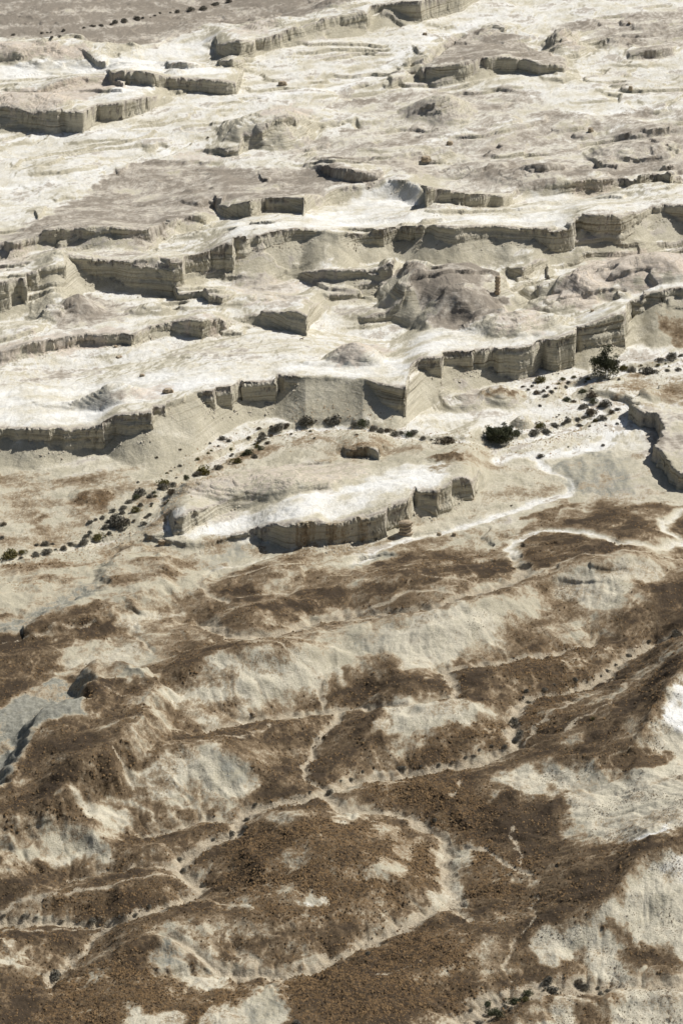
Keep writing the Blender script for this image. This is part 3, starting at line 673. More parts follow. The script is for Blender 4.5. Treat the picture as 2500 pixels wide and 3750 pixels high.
# rock faces: horizontal beds stand out by different amounts, vertical joints cut in
bedz = Zm * 1.0 + fbm(Xm / 25, Ym / 25, 2, 111) * .8
bed = noise(bedz / .55, Xm / 40, 113) * .55 + noise(bedz / 1.9, Xm / 60, 117) * .9 + noise(bedz / .22, Xm / 12, 119) * .22
joint = np.minimum(np.abs(noise(Xm / 2.2, Zm / 30, 121)) * 3, 1) - .6
push = steep * (bed * 1.1)
nh = N.copy(); nh[..., 2] = 0
nh /= np.linalg.norm(nh, axis=-1, keepdims=True) + 1e-6
hz0 = 1 - .75 * HZ
Xm = Xm + nh[..., 0] * push * hz0
Ym = Ym + nh[..., 1] * push * hz0
rimm = np.zeros((NC, NR), f32)
lip = np.zeros((NC, NR), f32)
foot = np.zeros((NC, NR), f32)
for c in cliffs:
    if c.soft or c.j1 <= c.j0: continue
    sl = slice(c.j0, c.j1)
    t = Ym[sl] - c.c[sl, None]
    on = smooth(.6, 2.0, c.hb[sl] - c.tt[sl])[:, None]
    wd = 1.6 + 2.2 * np.clip(noise(Xm[sl] / 9, Ym[sl] / 9, 411) + .3, 0, 1)
    rimm[sl] = np.maximum(rimm[sl], (np.exp(-np.maximum(t, 0) / wd) * smooth(-.12, .05, t) * on).astype(f32))
    foot[sl] = np.maximum(foot[sl], (smooth(-9, -1, t) * (t < -.6) * on).astype(f32))
    lip[sl] = np.maximum(lip[sl], (np.exp(-((t + .12) / .3) ** 2) * on).astype(f32))
Ym = Ym - lip * .55
N = mesh_normals(Xm, Ym, Zm)

# ------------------------------------------------------------------ ground cover masks (albedo, with some light and shade painted in)
Znow = Zs
def mask(polys, soft=2.5, warp=2.5, seed=0):
    M = np.zeros((NC, NR), f32)
    for item in polys:
        pts, val = item if isinstance(item, tuple) else (item, 1.0)
        P = outline(pts)
        pd = soft * 3 + warp
        sel = (Ym > P[:, 1].min() - pd) & (Ym < P[:, 1].max() + pd) & (Xm > P[:, 0].min() - pd) & (Xm < P[:, 0].max() + pd)
        ii = np.where(sel)
        if not len(ii[0]): continue
        X = Xm[ii]; Y = Ym[ii]
        wxx = fbm(X / 7, Y / 9, 3, seed + 1) * warp; wyy = fbm(X / 7, Y / 9, 3, seed + 2) * warp * 1.5
        d = sdf(P, X + wxx, Y + wyy)
        M[ii] = np.maximum(M[ii], (val * smooth(-soft, soft, d)).astype(f32))
    return M

BROWN = [
 ([(-400,2260),(0,2250),(160,2240),(330,2200),(450,2170),(700,2170),(760,2110),(1000,2060),(1300,2050),(1360,2040),(1500,2010),(1700,1990),(1850,2000),(1900,1940),(2060,1880),(2200,1850),(2500,1850),(2900,1850),(2900,2500),(-400,2500)], .58),
 [(-700,2478),(0,2476),(190,2463),(287,2452),(340,2440),(420,2480),(540,2480),(640,2412),(700,2440),(830,2406),(1000,2390),(1240,2410),(1300,2430),(1500,2458),(1650,2435),(1850,2395),(2050,2350),(2260,2300),(2290,2250),(2330,2120),(2420,2130),(2500,2120),(2900,2100),(2900,4300),(-700,4300)],
 [(1362,2074),(1483,2030),(1643,2010),(1755,2048),(1857,2036),(1912,2074),(1883,2108),(1742,2140),(1500,2130),(1388,2112)],
 [(1885,1991),(1946,1960),(2023,1945),(2138,1962),(2329,2010),(2500,2010),(2700,2010),(2700,2040),(2500,2035),(2340,2012),(2201,2030),(2100,2055),(1946,2098),(1921,2055)],
 [(2068,1908),(2200,1865),(2329,1880),(2422,1938),(2470,1968),(2393,1988),(2265,1968),(2138,1938)],
 [(2440,1900),(2500,1885),(2700,1870),(2700,1970),(2500,1970),(2450,1935)],
 ([(1940,1890),(2080,1830),(2130,1850),(2060,1880),(2010,1915),(1960,1920)], .9),
 ([(1132,2157),(1324,2125),(1579,2134),(1750,2146),(1579,2160),(1450,2166),(1388,2205),(1196,2233),(1100,2270),(814,2246),(940,2208),(1070,2176)], .95),
 ([(160,2246),(320,2208),(574,2172),(638,2183),(446,2233),(255,2265)], .85),
 [(-400,2340),(0,2330),(191,2304),(383,2265),(440,2260),(446,2290),(320,2342),(223,2393),(217,2419),(287,2450),(190,2463),(0,2476),(-400,2476)],
 [(542,2476),(638,2412),(765,2348),(861,2348),(1000,2367),(829,2406),(733,2438),(606,2500),(540,2500)],
 ([(268,1820),(330,1808),(400,1808),(420,1832),(380,1865),(330,1868),(275,1850)], .85),
 ([(110,1925),(160,1900),(172,1920),(130,1945)], .6),
 ([(830,2150),(1000,2080),(1160,2060),(1280,2070),(1250,2100),(1050,2130),(930,2170)], .7),
 ([(2290,2130),(2420,2135),(2600,2180),(2600,2330),(2450,2320),(2330,2300),(2290,2200)], .9),
 ([(2405,1160),(2500,1165),(2700,1180),(2700,1260),(2520,1270),(2430,1230)], .75),
 ([(1765,1430),(1830,1412),(1890,1430),(1900,1455),(1850,1470),(1780,1460)], .65),
 ([(1560,1670),(1640,1650),(1690,1675),(1660,1690),(1590,1690)], .7),
 ([(0,2052),(200,2045),(420,2048),(420,2070),(250,2085),(0,2085)], .55),
 ([(0,2120),(160,2112),(300,2122),(180,2135),(0,2135)], .55),
]
PALE = [
 ([(440, 2259), (574, 2240), (670, 2240), (574, 2272), (523, 2310), (459, 2291)], 1.0),
 ([(223, 2400), (357, 2368), (497, 2361), (574, 2412), (523, 2438), (408, 2444), (287, 2444), (223, 2419)], 0.75),
 ([(750, 3503), (877, 3535), (1005, 3541), (999, 3560), (877, 3598), (814, 3624), (750, 3624)], 0.75),
 ([(1260, 3292), (1350, 3299), (1311, 3343)], 0.6),
 ([(897, 3401), (954, 3375), (999, 3426), (929, 3426)], 0.85),
 ([(1005, 3433), (1094, 3439), (1056, 3458)], 0.7),
 ([(1611, 3050), (1707, 3082), (1726, 3178), (1694, 3222), (1707, 3280), (1656, 3318), (1560, 3350), (1541, 3305), (1611, 3241), (1643, 3178), (1598, 3114)], 0.72),
 [(1185,2355),(1362,2305),(1547,2247),(1640,2222),(1790,2208),(1812,2240),(1838,2310),(1832,2372),(1742,2352),(1715,2380),(1672,2430),(1560,2452),(1490,2450),(1388,2380),(1300,2412),(1225,2390)],
 [(575,2553),(638,2515),(765,2420),(900,2400),(1050,2385),(1150,2400),(1235,2450),(1255,2478),(1184,2500),(1158,2545),(1056,2540),(967,2553),(930,2612),(780,2645),(700,2623),(670,2598),(625,2572)],
 [(2023,2163),(2048,2119),(2170,2080),(2329,2038),(2405,2055),(2444,2100),(2418,2125),(2329,2112),(2278,2176),(2272,2238),(2200,2225),(2138,2213),(2042,2187)],
 [(459,2808),(638,2757),(733,2738),(842,2763),(918,2821),(937,2885),(880,2930),(797,2923),(765,2878),(690,2885),(638,2929),(555,2904),(497,2860)],
 [(555,2910),(640,2938),(720,2955),(790,2980),(850,2995),(760,2992),(650,2965),(580,2935)],
 [(249,2910),(274,2872),(344,2904),(395,2948),(510,3031),(459,3037),(383,3031),(338,2987),(300,2961)],
 ([(383,2904),(472,2910),(530,2948),(574,3000),(638,3025),(702,3038),(638,3045),(548,3012),(446,2950)], .85),
 [(128,3100),(204,3069),(255,3088),(357,3120),(433,3139),(330,3160),(306,3172),(242,3158),(204,3133)],
 ([(110,2990),(190,3015),(300,3085),(420,3137),(330,3120),(220,3062),(150,3030)], .85),
 ([(1420,2578),(1547,2572),(1750,2582),(1850,2592),(1800,2630),(1750,2650),(1610,2675),(1515,2708),(1370,2700),(1390,2640)], .9),
 ([(1825,2834),(1946,2802),(2138,2812),(2195,2785),(2220,2830),(2297,2848),(2393,2797),(2444,2775),(2367,2719),(2355,2674),(2380,2630),(2405,2598),(2440,2560),(2470,2510),(2560,2450),(2900,2300),(2900,3000),(2560,3040),(2393,3070),(2265,3089),(2150,3070),(2070,3040),(2055,2974),(2100,2904),(2010,2904),(1915,2908),(1838,2872)], .93),
 [(1934,3439),(2036,3382),(2138,3343),(2233,3318),(2297,3241),(2348,3171),(2560,3080),(2900,3000),(2900,3570),(2560,3570),(2437,3496),(2425,3458),(2393,3439),(2342,3439),(2291,3375),(2214,3362),(2220,3413),(2252,3433),(2265,3496),(2323,3547),(2393,3566),(2297,3598),(2176,3598),(2138,3554),(2112,3515),(2061,3509),(2036,3560),(1946,3522)],
 [(2233,3662),(2297,3611),(2361,3611),(2560,3640),(2900,3650),(2900,4200),(2265,4200)],
 ([(1915,3720),(1997,3669),(2189,3662),(2112,3720),(2042,3780),(1900,3780)], .9),
 [(1082,3292),(1094,3267),(1158,3273),(1203,3305),(1190,3337),(1133,3337)],
 [(827,3312),(870,3300),(905,3305),(910,3325),(850,3330)],
 [(580,3554),(638,3528),(702,3522),(765,3547),(804,3586),(861,3592),(829,3624),(753,3618),(670,3598)],
 [(497,3414),(561,3388),(638,3407),(733,3439),(810,3477),(765,3483),(670,3440),(600,3420)],
 [(470,3670),(490,3662),(574,3713),(644,3726),(660,3760),(720,3850),(460,3850)],
 [(750,3750),(797,3690),(893,3660),(930,3643),(1050,3656),(1050,3720),(1005,3760),(900,3850),(740,3850)],
 ([(0,3445),(160,3458),(83,3496),(64,3535),(-100,3535)], .8),
 ([(440,2670),(520,2680),(520,2702),(470,2700)], .8), ([(900,2985),(1010,2975),(1130,2985),(1050,3000),(1020,3018),(1000,3010)], .8),
 ([(1770,2885),(1820,2880),(1820,2925),(1775,2930)], .85), ([(1235,2985),(1270,2975),(1300,2990),(1260,3010),(1240,3010)], .9),
 ([(1390,2840),(1430,2835),(1420,2870),(1395,2870)], .9), ([(1860,3190),(1920,3200),(1940,3235),(1870,3205)], .85),
 ([(1640,3080),(1730,3080),(1730,3180),(1700,3220),(1640,3200),(1620,3130)], .75), ([(1540,3300),(1600,3260),(1690,3290),(1680,3330),(1600,3350),(1540,3350)], .7),
 ([(600,3210),(740,3225),(735,3245),(700,3290),(690,3250)], .5), ([(1640,3420),(1860,3430),(1850,3540),(1760,3580),(1740,3500)], .55), ([(1440,3080),(1500,3090),(1510,3130),(1480,3140)], .7),
 ([(2310,2870),(2300,2900),(2200,2920)], .6), ([(640,2855),(720,2860),(700,2880)], .6), ([(1520,2470),(1560,2450),(1620,2470),(1560,2500)], .6),
]
DARK = [
 [(1171, 2668), (1388, 2578), (1426, 2572), (1375, 2642), (1292, 2693), (1196, 2732)],
 [(1184, 2528), (1292, 2496), (1452, 2470), (1611, 2451), (1662, 2515), (1515, 2553), (1260, 2566), (1190, 2560)],
 [(1500, 2897), (1596, 2885), (1723, 2910), (1819, 2885), (1908, 2910), (2093, 2904), (2042, 2961), (2055, 3038), (1946, 3100), (1691, 3100), (1628, 3025), (1500, 2961)],
 [(1660, 2476), (1755, 2438), (1742, 2515), (1680, 2508)],
 [(944, 2846), (1010, 2840), (1010, 2930), (930, 2930)],
 [(96, 3318), (255, 3273), (446, 3241), (606, 3209), (702, 3241), (638, 3286), (446, 3343), (255, 3356), (96, 3343)],
 [(478, 3433), (574, 3420), (612, 3464), (542, 3547), (446, 3547), (383, 3624), (223, 3750), (210, 3688), (319, 3624), (414, 3535)],
 [(1101, 3592), (1324, 3496), (1515, 3407), (1643, 3420), (1707, 3496), (1579, 3624), (1388, 3688), (1133, 3739), (1056, 3688)],
 [(2074, 3127), (2297, 3101), (2500, 3050), (2425, 3101), (2348, 3165), (2297, 3241), (2202, 3305), (2010, 3388), (1934, 3426), (1883, 3407), (2042, 3241)],
 [(733, 2170), (1000, 2106), (1000, 2195), (912, 2208), (829, 2183)],
 [(548, 2929), (638, 2961), (765, 3006), (689, 3012), (574, 2961)],
 [(870, 3060), (1000, 3010), (1090, 3020), (1080, 3100), (900, 3200), (840, 3150)],
 [(230, 2740), (420, 2700), (540, 2760), (420, 2830), (260, 2900), (150, 2920), (150, 2840)],
 [(2400, 2420), (2500, 2350), (2500, 2440), (2420, 2520), (2300, 2640), (2220, 2720), (2080, 2780), (2000, 2780), (2150, 2700), (2300, 2560)],
 [(2214, 3362), (2291, 3375), (2342, 3439), (2425, 3458), (2437, 3496), (2393, 3560), (2323, 3547), (2265, 3496), (2252, 3433)],
]
TAN = [
 ([(1500,1720),(1750,1690),(2000,1690),(2250,1640),(2400,1700),(2480,1800),(2600,1850),(2300,1880),(2100,1850),(1900,1880),(1700,1930),(1500,1960),(1450,1990),(1560,1900),(1760,1800)], .42),
 ([(1640,1640),(1900,1670),(1950,1690),(1700,1700)], .5),
 ([(376, 2630), (446, 2668), (510, 2700), (446, 2700), (383, 2668)], .9),
 ([(325, 2725), (383, 2716), (542, 2744), (446, 2757), (351, 2757)], .9),
 ([(217, 2955), (274, 2936), (300, 3012), (255, 3025), (210, 2993)], .9),
 ([(108, 3012), (166, 3006), (242, 3063), (300, 3100), (242, 3100), (178, 3063)], .9),
 ([(274, 3038), (408, 3076), (357, 3089), (287, 3063)], .9),
 ([(1018, 2974), (1094, 2948), (1184, 2987), (1107, 2999), (1056, 3000), (1011, 3012)], .9),
 ([(1356, 3012), (1452, 3038), (1490, 3100), (1452, 3100)], .9),
 ([(1247, 2948), (1324, 2948), (1420, 2974), (1388, 3012), (1311, 2993), (1260, 2987)], .9),
 ([(1755, 2496), (1806, 2445), (1857, 2483), (1857, 2528), (1768, 2521)], .9),
 ([(2119, 2598), (2200, 2572), (2220, 2610), (2138, 2617)], .9),
 ([(2036, 2687), (2106, 2674), (2138, 2700), (2074, 2744), (2010, 2757)], .9),
 ([(2202, 2668), (2297, 2649), (2246, 2680)], .9),
 ([(0, 3152), (115, 3146), (121, 3184), (38, 3229), (-100, 3229)], .9),
 ([(344, 3178), (446, 3165), (548, 3165), (446, 3190), (351, 3222)], .9),
 ([(612, 3382), (676, 3324), (765, 3350), (784, 3407), (702, 3407)], .9),
 ([(268, 3579), (364, 3573), (408, 3598), (319, 3611)], .9),
 ([(529, 3579), (593, 3592), (612, 3618), (542, 3605)], .9),
 ([(941, 3611), (1018, 3547), (1145, 3515), (1158, 3554), (1082, 3618), (973, 3637)], .9),
 ([(1094, 3114), (1209, 3107), (1298, 3146), (1196, 3165), (1120, 3152)], .9),
 ([(1362, 3165), (1439, 3178), (1388, 3222)], .9),
 ([(973, 3273), (1082, 3267), (1094, 3324), (1005, 3337)], .9),
 ([(1857, 3356), (1946, 3305), (2074, 3330), (1946, 3369)], .9),
 ([(1787, 3484), (1832, 3433), (1870, 3522), (1806, 3579), (1723, 3560)], .9),
 [(1780,2140),(1950,2120),(2030,2190),(2180,2240),(2300,2280),(2200,2310),(2080,2340),(1960,2370),(1850,2380),(1838,2300),(1800,2220)],
 ([(400,2580),(575,2500),(765,2400),(900,2385),(1100,2380),(1240,2420),(1250,2480),(1150,2560),(930,2630),(700,2640),(560,2620)], .8),
 ([(400,2790),(640,2740),(860,2740),(960,2820),(960,2900),(850,2960),(640,2980),(500,2900)], .6),
 ([(560,2700),(700,2720),(900,2720),(1040,2760),(1080,2830),(960,2860),(900,2760),(640,2750)], .6),
 ([(0,1700),(250,1740),(640,1700),(880,1640),(1200,1570),(1500,1620),(1800,1640),(1500,1700),(1250,1690),(1000,1660),(800,1740),(620,1880),(420,2060),(420,2160),(100,2230),(-400,2260),(-400,1760)], .55),
 ([(1340,1990),(1560,1960),(1760,1930),(1880,1950),(1850,2010),(1640,2010),(1480,2035)], .8),
 ([(450,1975),(700,1995),(950,1960),(1100,2000),(1300,2010),(1250,2060),(1000,2080),(820,2130),(660,2170),(460,2160),(380,2150),(400,2040)], .75),
 ([(1100,2380),(1200,2340),(1300,2350),(1340,2430),(1200,2440)], .6),
 ([(2050,1400),(2250,1370),(2600,1380),(2600,1480),(2430,1500),(2330,1470),(2250,1420)], .7),
 ([(650,2050),(760,2030),(800,2060),(700,2120),(600,2120)], .4),
 ([(540,3420),(900,3330),(1100,3400),(1100,3500),(860,3560),(560,3500)], .35),
 ([(1050,3100),(1400,3110),(1500,3180),(1300,3250),(1100,3180)], .45),
]
CRUST = [
 ([(200,770),(350,675),(455,600),(650,580),(1000,620),(1120,600),(1330,640),(1200,690),(1080,720),(950,742),(790,735),(690,790),(560,832),(220,838),(60,884),(-100,880),(100,820)], .95),
 ([(1545,238),(1650,165),(1700,122),(1850,120),(1960,180),(2075,222),(2060,240),(1950,228),(1880,202),(1800,206),(1700,225),(1600,240)], 1.0),
 ([(1100,370),(1400,340),(1900,330),(2100,420),(2500,380),(2900,380),(2900,660),(2250,645),(2100,660),(1900,695),(1580,715),(1560,660),(1400,620),(1150,600),(1000,560),(1250,480),(1400,440)], .55),
 ([(1160,598),(1240,612),(1330,630),(1420,628),(1400,655),(1300,680),(1220,660)], .9),
 ([(1700,630),(1900,600),(2200,590),(2500,540),(2900,540),(2900,640),(2250,648),(1900,700),(1800,690)], .85),
 ([(2200,490),(2300,470),(2500,450),(2900,450),(2900,560),(2350,540)], .75),
 ([(-400,-300),(2200,-300),(1300,-10),(1240,10),(1000,62),(830,85),(700,110),(560,168),(480,165),(320,142),(0,138),(-400,140)], 1.2),
 ([(2000,100),(2200,60),(2500,30),(2900,20),(2900,170),(2300,172),(2150,130)], .7),
 ([(2225,150),(2300,140),(2330,170),(2240,180)], .8), ([(2300,185),(2400,165),(2470,165),(2480,200),(2350,225),(2300,215)], .8),
 ([(870,1000),(1075,1010),(1100,1090),(950,1080)], .2),
 ([(1440,985),(1600,975),(1800,985),(1810,1010),(1740,1060),(1680,1110),(1600,1190),(1580,1120),(1500,1050)], 1.3),
 ([(1560,1190),(1600,1110),(1700,1060),(1800,1040),(1840,1090),(1830,1140),(1720,1190),(1600,1200)], 1.3),
 ([(1140,1020),(1240,1040),(1330,1080),(1310,1110),(1200,1100),(1150,1060)], .75),
 ([(1200,1110),(1400,1100),(1480,1130),(1350,1150),(1220,1150)], .6),
 ([(220,1110),(330,1080),(470,1110),(480,1170),(300,1200),(200,1210)], .8),
 ([(100,950),(220,860),(330,850),(560,850),(560,940),(300,945)], .35),
 ([(1220,1290),(1300,1262),(1350,1290),(1330,1320),(1240,1330)], .7), ([(330,1430),(400,1405),(460,1430),(440,1460),(360,1470)], .75),
 ([(1620,1440),(1740,1410),(1900,1470),(1850,1500),(1700,1500)], .6), ([(2100,1750),(2300,1720),(2420,1780),(2350,1850),(2150,1850)], .4),
 ([(2330,1500),(2500,1480),(2900,1470),(2900,1790),(2490,1790),(2400,1690),(2420,1600),(2340,1560)], .6),
 ([(460,1560),(640,1480),(640,1540),(480,1650)], .0), ([(600,1260),(900,1230),(1100,1260),(900,1310),(650,1310)], .3), ([(0,1370),(250,1340),(400,1350),(200,1400),(0,1410)], .3),
]
PINK = [
 ([(0,330),(140,330),(290,285),(400,270),(455,310),(360,350),(200,410),(0,410)], .8), ([(-300,145),(150,150),(330,160),(330,190),(200,215),(0,230),(-300,230)], .8),
 ([(2060,1010),(2150,950),(2300,930),(2600,900),(2600,1010),(2400,1030),(2250,1060),(2150,1130),(2050,1140),(2000,1090)], .9), ([(1820,1140),(1960,1130),(2010,1180),(1990,1230),(1850,1220),(1790,1190)], .6),
 ([(-300,1300),(0,1270),(240,1215),(440,1195),(480,1230),(400,1260),(200,1290),(0,1320)], .9), ([(610,1170),(700,1160),(810,1165),(820,1200),(700,1215),(640,1200)], .9),
 ([(680,1760),(900,1710),(1250,1690),(1380,1700),(1340,1740),(1200,1790),(1000,1810),(760,1830),(680,1810)], .5), ([(1240,1260),(1400,1260),(1420,1300),(1300,1350),(1220,1330)], .8),
 ([(480,1420),(600,1400),(640,1430),(540,1460),(470,1470)], .6), ([(960,400),(1080,375),(1150,410),(1050,440),(950,430)], .7), ([(640,560),(720,540),(850,580),(800,600),(660,610)], .6),
 ([(2100,660),(2270,650),(2260,700),(2100,710)], .6), ([(-100,840),(130,880),(130,950),(0,990),(-100,990)], .6), ([(1020,80),(1000,120),(860,140),(830,110),(960,70)], .6),
 ([(2020,110),(2120,110),(2130,180),(2030,180)], .6), ([(830,1040),(1100,1010),(1110,1110),(900,1110)], .5), ([(1540,380),(1640,370),(1680,400),(1600,430),(1530,420)], .5),
]
CLAY = [  # grey-green clay, plus painted shade on the left-facing scarps
 ([(330,2470),(300,2515),(318,2610),(215,2630),(135,2660),(105,2700),(64,2820),(20,2860),(-10,2935),(-300,3000),(-300,2640),(0,2600),(100,2530),(200,2480)], 1.0),
 ([(375,2100),(385,2150),(240,2225),(150,2262),(80,2315),(-50,2330),(-50,2270),(130,2240),(190,2200),(300,2140)], .8),
 ([(700,2080),(800,1990),(960,1970),(900,2060),(760,2090)], .5), ([(1280,2060),(1380,2030),(1440,2010),(1430,2040),(1350,2060),(1290,2090)], .8),
 ([(900,2140),(1010,2110),(1130,2090),(1120,2130),(980,2160)], .5), ([(1250,2330),(1400,2300),(1420,2340),(1300,2400)], .5), ([(740,2745),(850,2760),(920,2830),(930,2880),(860,2900),(800,2800)], .6),
 ([(500,3480),(640,3440),(700,3510),(600,3560)], .7), ([(900,3670),(1050,3660),(1040,3740),(900,3760)], .6), ([(2020,1700),(2180,1650),(2320,1680),(2330,1800),(2200,1830),(2060,1780)], .55),
 ([(1060,3110),(1150,3130),(1100,3190),(1040,3170)], .5), ([(140,2490),(260,2465),(200,2530),(60,2560)], .6), ([(2250,2830),(2200,2900),(2100,2900),(2150,2830)], .4),
]
WHITE = [
 ([(2385,2636),(2410,2598),(2445,2562),(2500,2480),(2560,2440),(2900,2300),(2900,2720),(2560,2712),(2456,2690),(2412,2661)], 1.0),
 ([(600,1960),(560,1940),(620,1850),(680,1880),(800,1900),(1000,1840),(1250,1790),(1430,1710),(1640,1700),(1640,1770),(1500,1800),(1300,1880),(1100,1905),(850,1960),(700,1985)], .74),
 ([(1320,690),(1440,655),(1540,680),(1500,760),(1420,800),(1150,830),(1110,800),(1250,750)], .78), ([(800,780),(1000,810),(1450,800),(1540,780),(1900,790),(2090,770),(2090,830),(1500,812),(900,850),(840,870)], .7),
 ([(-300,1510),(200,1400),(700,1340),(1100,1330),(1500,1290),(1900,1230),(2100,1180),(2300,1080),(2500,1010),(2700,1000),(2500,1040),(2300,1090),(2200,1160),(2100,1200),(1900,1262),(1500,1310),(1490,1390),(1340,1385),(1040,1360),(880,1390),(680,1430),(400,1510),(380,1560),(-300,1570)], .7),
 ([(0,290),(0,240),(200,220),(480,215),(780,240),(860,270),(700,280),(420,255),(250,270)], .8), ([(470,310),(560,330),(500,365),(350,385),(280,395),(330,370)], .7), ([(560,140),(760,90),(790,200),(600,235),(430,215)], .5),
 ([(2240,3090),(2400,3040),(2500,3010),(2480,3060),(2330,3100)], .9), ([(1880,780),(1950,700),(2120,710),(2300,720),(2380,740),(2100,775)], .5), ([(1100,3290),(1190,3300),(1180,3335),(1130,3330)], .8),
 ([(1500,1230),(1750,1180),(1800,1190),(1760,1260),(1500,1290)], .6), ([(2340,3170),(2600,3080),(2600,3300),(2450,3250)], .6),
]
RUST = [  # loose orange rubble
 ([(1800,1660),(2000,1600),(2180,1545),(2220,1540),(2170,1610),(2060,1650),(1900,1665)], 1.0), ([(950,1650),(1080,1580),(1250,1560),(1450,1610),(1300,1640),(1180,1620),(960,1680)], .6),
 ([(2150,1420),(2350,1390),(2560,1380),(2560,1420),(2330,1440),(2200,1450)], .5), ([(268,1820),(400,1808),(420,1832),(380,1865),(275,1870)], .8), ([(0,2040),(440,1990),(440,2080),(0,2090)], .6), ([(0,2115),(280,2110),(260,2140),(0,2140)], .6),
 ([(600,3650),(1200,3520),(1500,3420),(1700,3380),(1750,3600),(1500,3700),(1200,3760),(600,3780)], .8), ([(1250,2850),(1700,2830),(1800,2950),(1800,3120),(1600,3000),(1400,2950)], .9), ([(850,3060),(1200,3000),(1600,3080),(1620,3240),(1400,3350),(1000,3380),(850,3300)], .9),
 ([(200,3620),(450,3480),(720,3640),(700,3760),(200,3760)], .8), ([(1900,2580),(2150,2500),(2000,2680),(1900,2720)], .6), ([(1500,2680),(1860,2640),(1850,2720),(1500,2790)], .6), ([(1750,2420),(2200,2340),(2150,2480),(1900,2520)], .5), ([(1700,3100),(1950,3130),(1900,3280),(1700,3300)], .9),
 ([(2500,2540),(2560,2500),(2560,2600)], .0), ([(150,3300),(600,3260),(700,3230),(600,3300),(400,3350),(120,3340)], .6),
]
m_brown = mask(BROWN, 2.2, 3.4, 201)
m_pale = mask(PALE, 4.6, 3.0, 211)
m_heart = mask([[(2230,2765),(2280,2745),(2350,2742),(2378,2768),(2444,2763),(2440,2790),(2380,2818),(2270,2824),(2235,2800)]], .8, .8, 215)
m_halo = mask(PALE, 11.0, 4.0, 213)
m_tan = mask(TAN, 4.5, 3.5, 221)
m_dark = mask(DARK, 3.5, 3.0, 281)
m_crust = mask(CRUST, 3.0, 4.0, 231)
m_pink = mask(PINK, 3.0, 3.5, 241)
m_clay = mask(CLAY, 2.2, 2.0, 251)
m_white = mask(WHITE, 3.0, 3.0, 261)
m_rust = mask(RUST, 4.0, 4.0, 271)
QA = Xm + .45 * Ym; QB = Ym - .45 * Xm                      # along and across the grain of the country
streak = fbm(Xm / 2.2 + Ym / 30, Ym / 15, 3, 311)             # rills running down the flanks
patch = .75 * fbm(QA / 26, QB / 13, 5, 321, .6) + .45 * fbm(Xm / 9, Ym / 13, 4, 327, .6)
mott = fbm(QA / 3.0, QB / 2.0, 3, 331, .6)
fine = fbm(Xm / .55, Ym / .85, 2, 341, .8)
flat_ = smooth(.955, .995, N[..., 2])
# stony cover: 0 bare marl .. 1 closed dark pavement
pale_s = smooth(.18, .85, m_pale + (m_pale > .02) * (LD * .10 + patch * .34 + mott * .10))
slp = smooth(.992, .93, N[..., 2])
dark = (.94 - .30 * slp) * m_brown * (1 - .36 * m_halo) * (1 - pale_s * .97)
dark = dark * (1 - .56 * m_tan) + .30 * m_tan * (1 - m_brown)
dark = np.maximum(dark, m_dark * (1 - pale_s) * .98)
dark = dark * (1 - m_clay) + .1 * m_clay * HZ
dark = np.maximum(dark, .10 * HZ * (1 - .8 * m_white))
dark = dark + (dark > .02) * (patch * .48 + LD * .05 + mott * .07 + fine * .12) * (.35 + .65 * np.clip(m_brown * (1 - pale_s) + m_tan, 0, 1))
dark = np.clip(dark * (1 - .6 * np.clip(Gm * (1.1 + mott), 0, 1)), 0, 1.2)
dark = np.where(m_heart > .3, .80 * m_heart, dark)
crust_t = .82 * m_crust * (1 - .85 * m_white) * (1 - .4 * m_pink)
crust_t = np.clip(crust_t + (crust_t > .02) * (patch * .55 + mott * .34 + LC * .07 + fine * .03), 0, 1.2)
crust_t = np.maximum(crust_t, .6 * BR * np.clip(.55 + mott * .25 + patch, 0, 1) * (1 - .6 * m_white))
crust_t = np.maximum(crust_t, rimm * (1 - HZ) * np.clip(.85 + mott * .6, 0, 1))
open_ = (1 - HZ) * (1 - m_crust) * flat_
crust_t = np.maximum(crust_t, open_ * np.clip(patch * 1.15 + mott * .15 + LC * .06 - .14, 0, .58) * (1 - m_white))
white_t = np.clip(np.maximum(np.maximum(m_white, HZ * (.30 + .25 * patch) * pale_s * (1 - .8 * m_clay)), (.66 - .40 * smooth(1560, 1720, vm)) * (1 - HZ) * flat_) + (patch * .40 + mott * .05 + LC * .045 + fine * .03) * (1 - HZ) + .25 * smooth(.35, .8, FL) * (1 - HZ), 0, 1)  # level upper ground painted whiter for its sunlit look, beside truly white marl
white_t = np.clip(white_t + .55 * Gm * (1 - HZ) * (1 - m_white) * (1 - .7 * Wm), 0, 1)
pink_t = np.clip(m_pink + (m_pink > .05) * (patch * .3 + mott * .3), 0, 1)
clay_t = np.clip(m_clay + (m_clay > .05) * (patch * .3 + streak * .25), 0, 1)
gravel_m = np.clip(Gm * (.85 + .15 * HZ) + (Gm > .05) * (mott * .35 + fine * .2), 0, 1) * (1 - m_heart) * (.25 + .75 * HZ)
dark = dark * (1 - .8 * np.clip(Gm, 0, 1) * (1 - HZ))

# ------------------------------------------------------------------ materials
def new_mat(name):
    m = bpy.data.materials.new(name); m.use_nodes = True
    nt = m.node_tree; b = nt.nodes['Principled BSDF']
    b.inputs['Roughness'].default_value = .92
    b.inputs['Specular IOR Level'].default_value = .12
    return m, nt, b

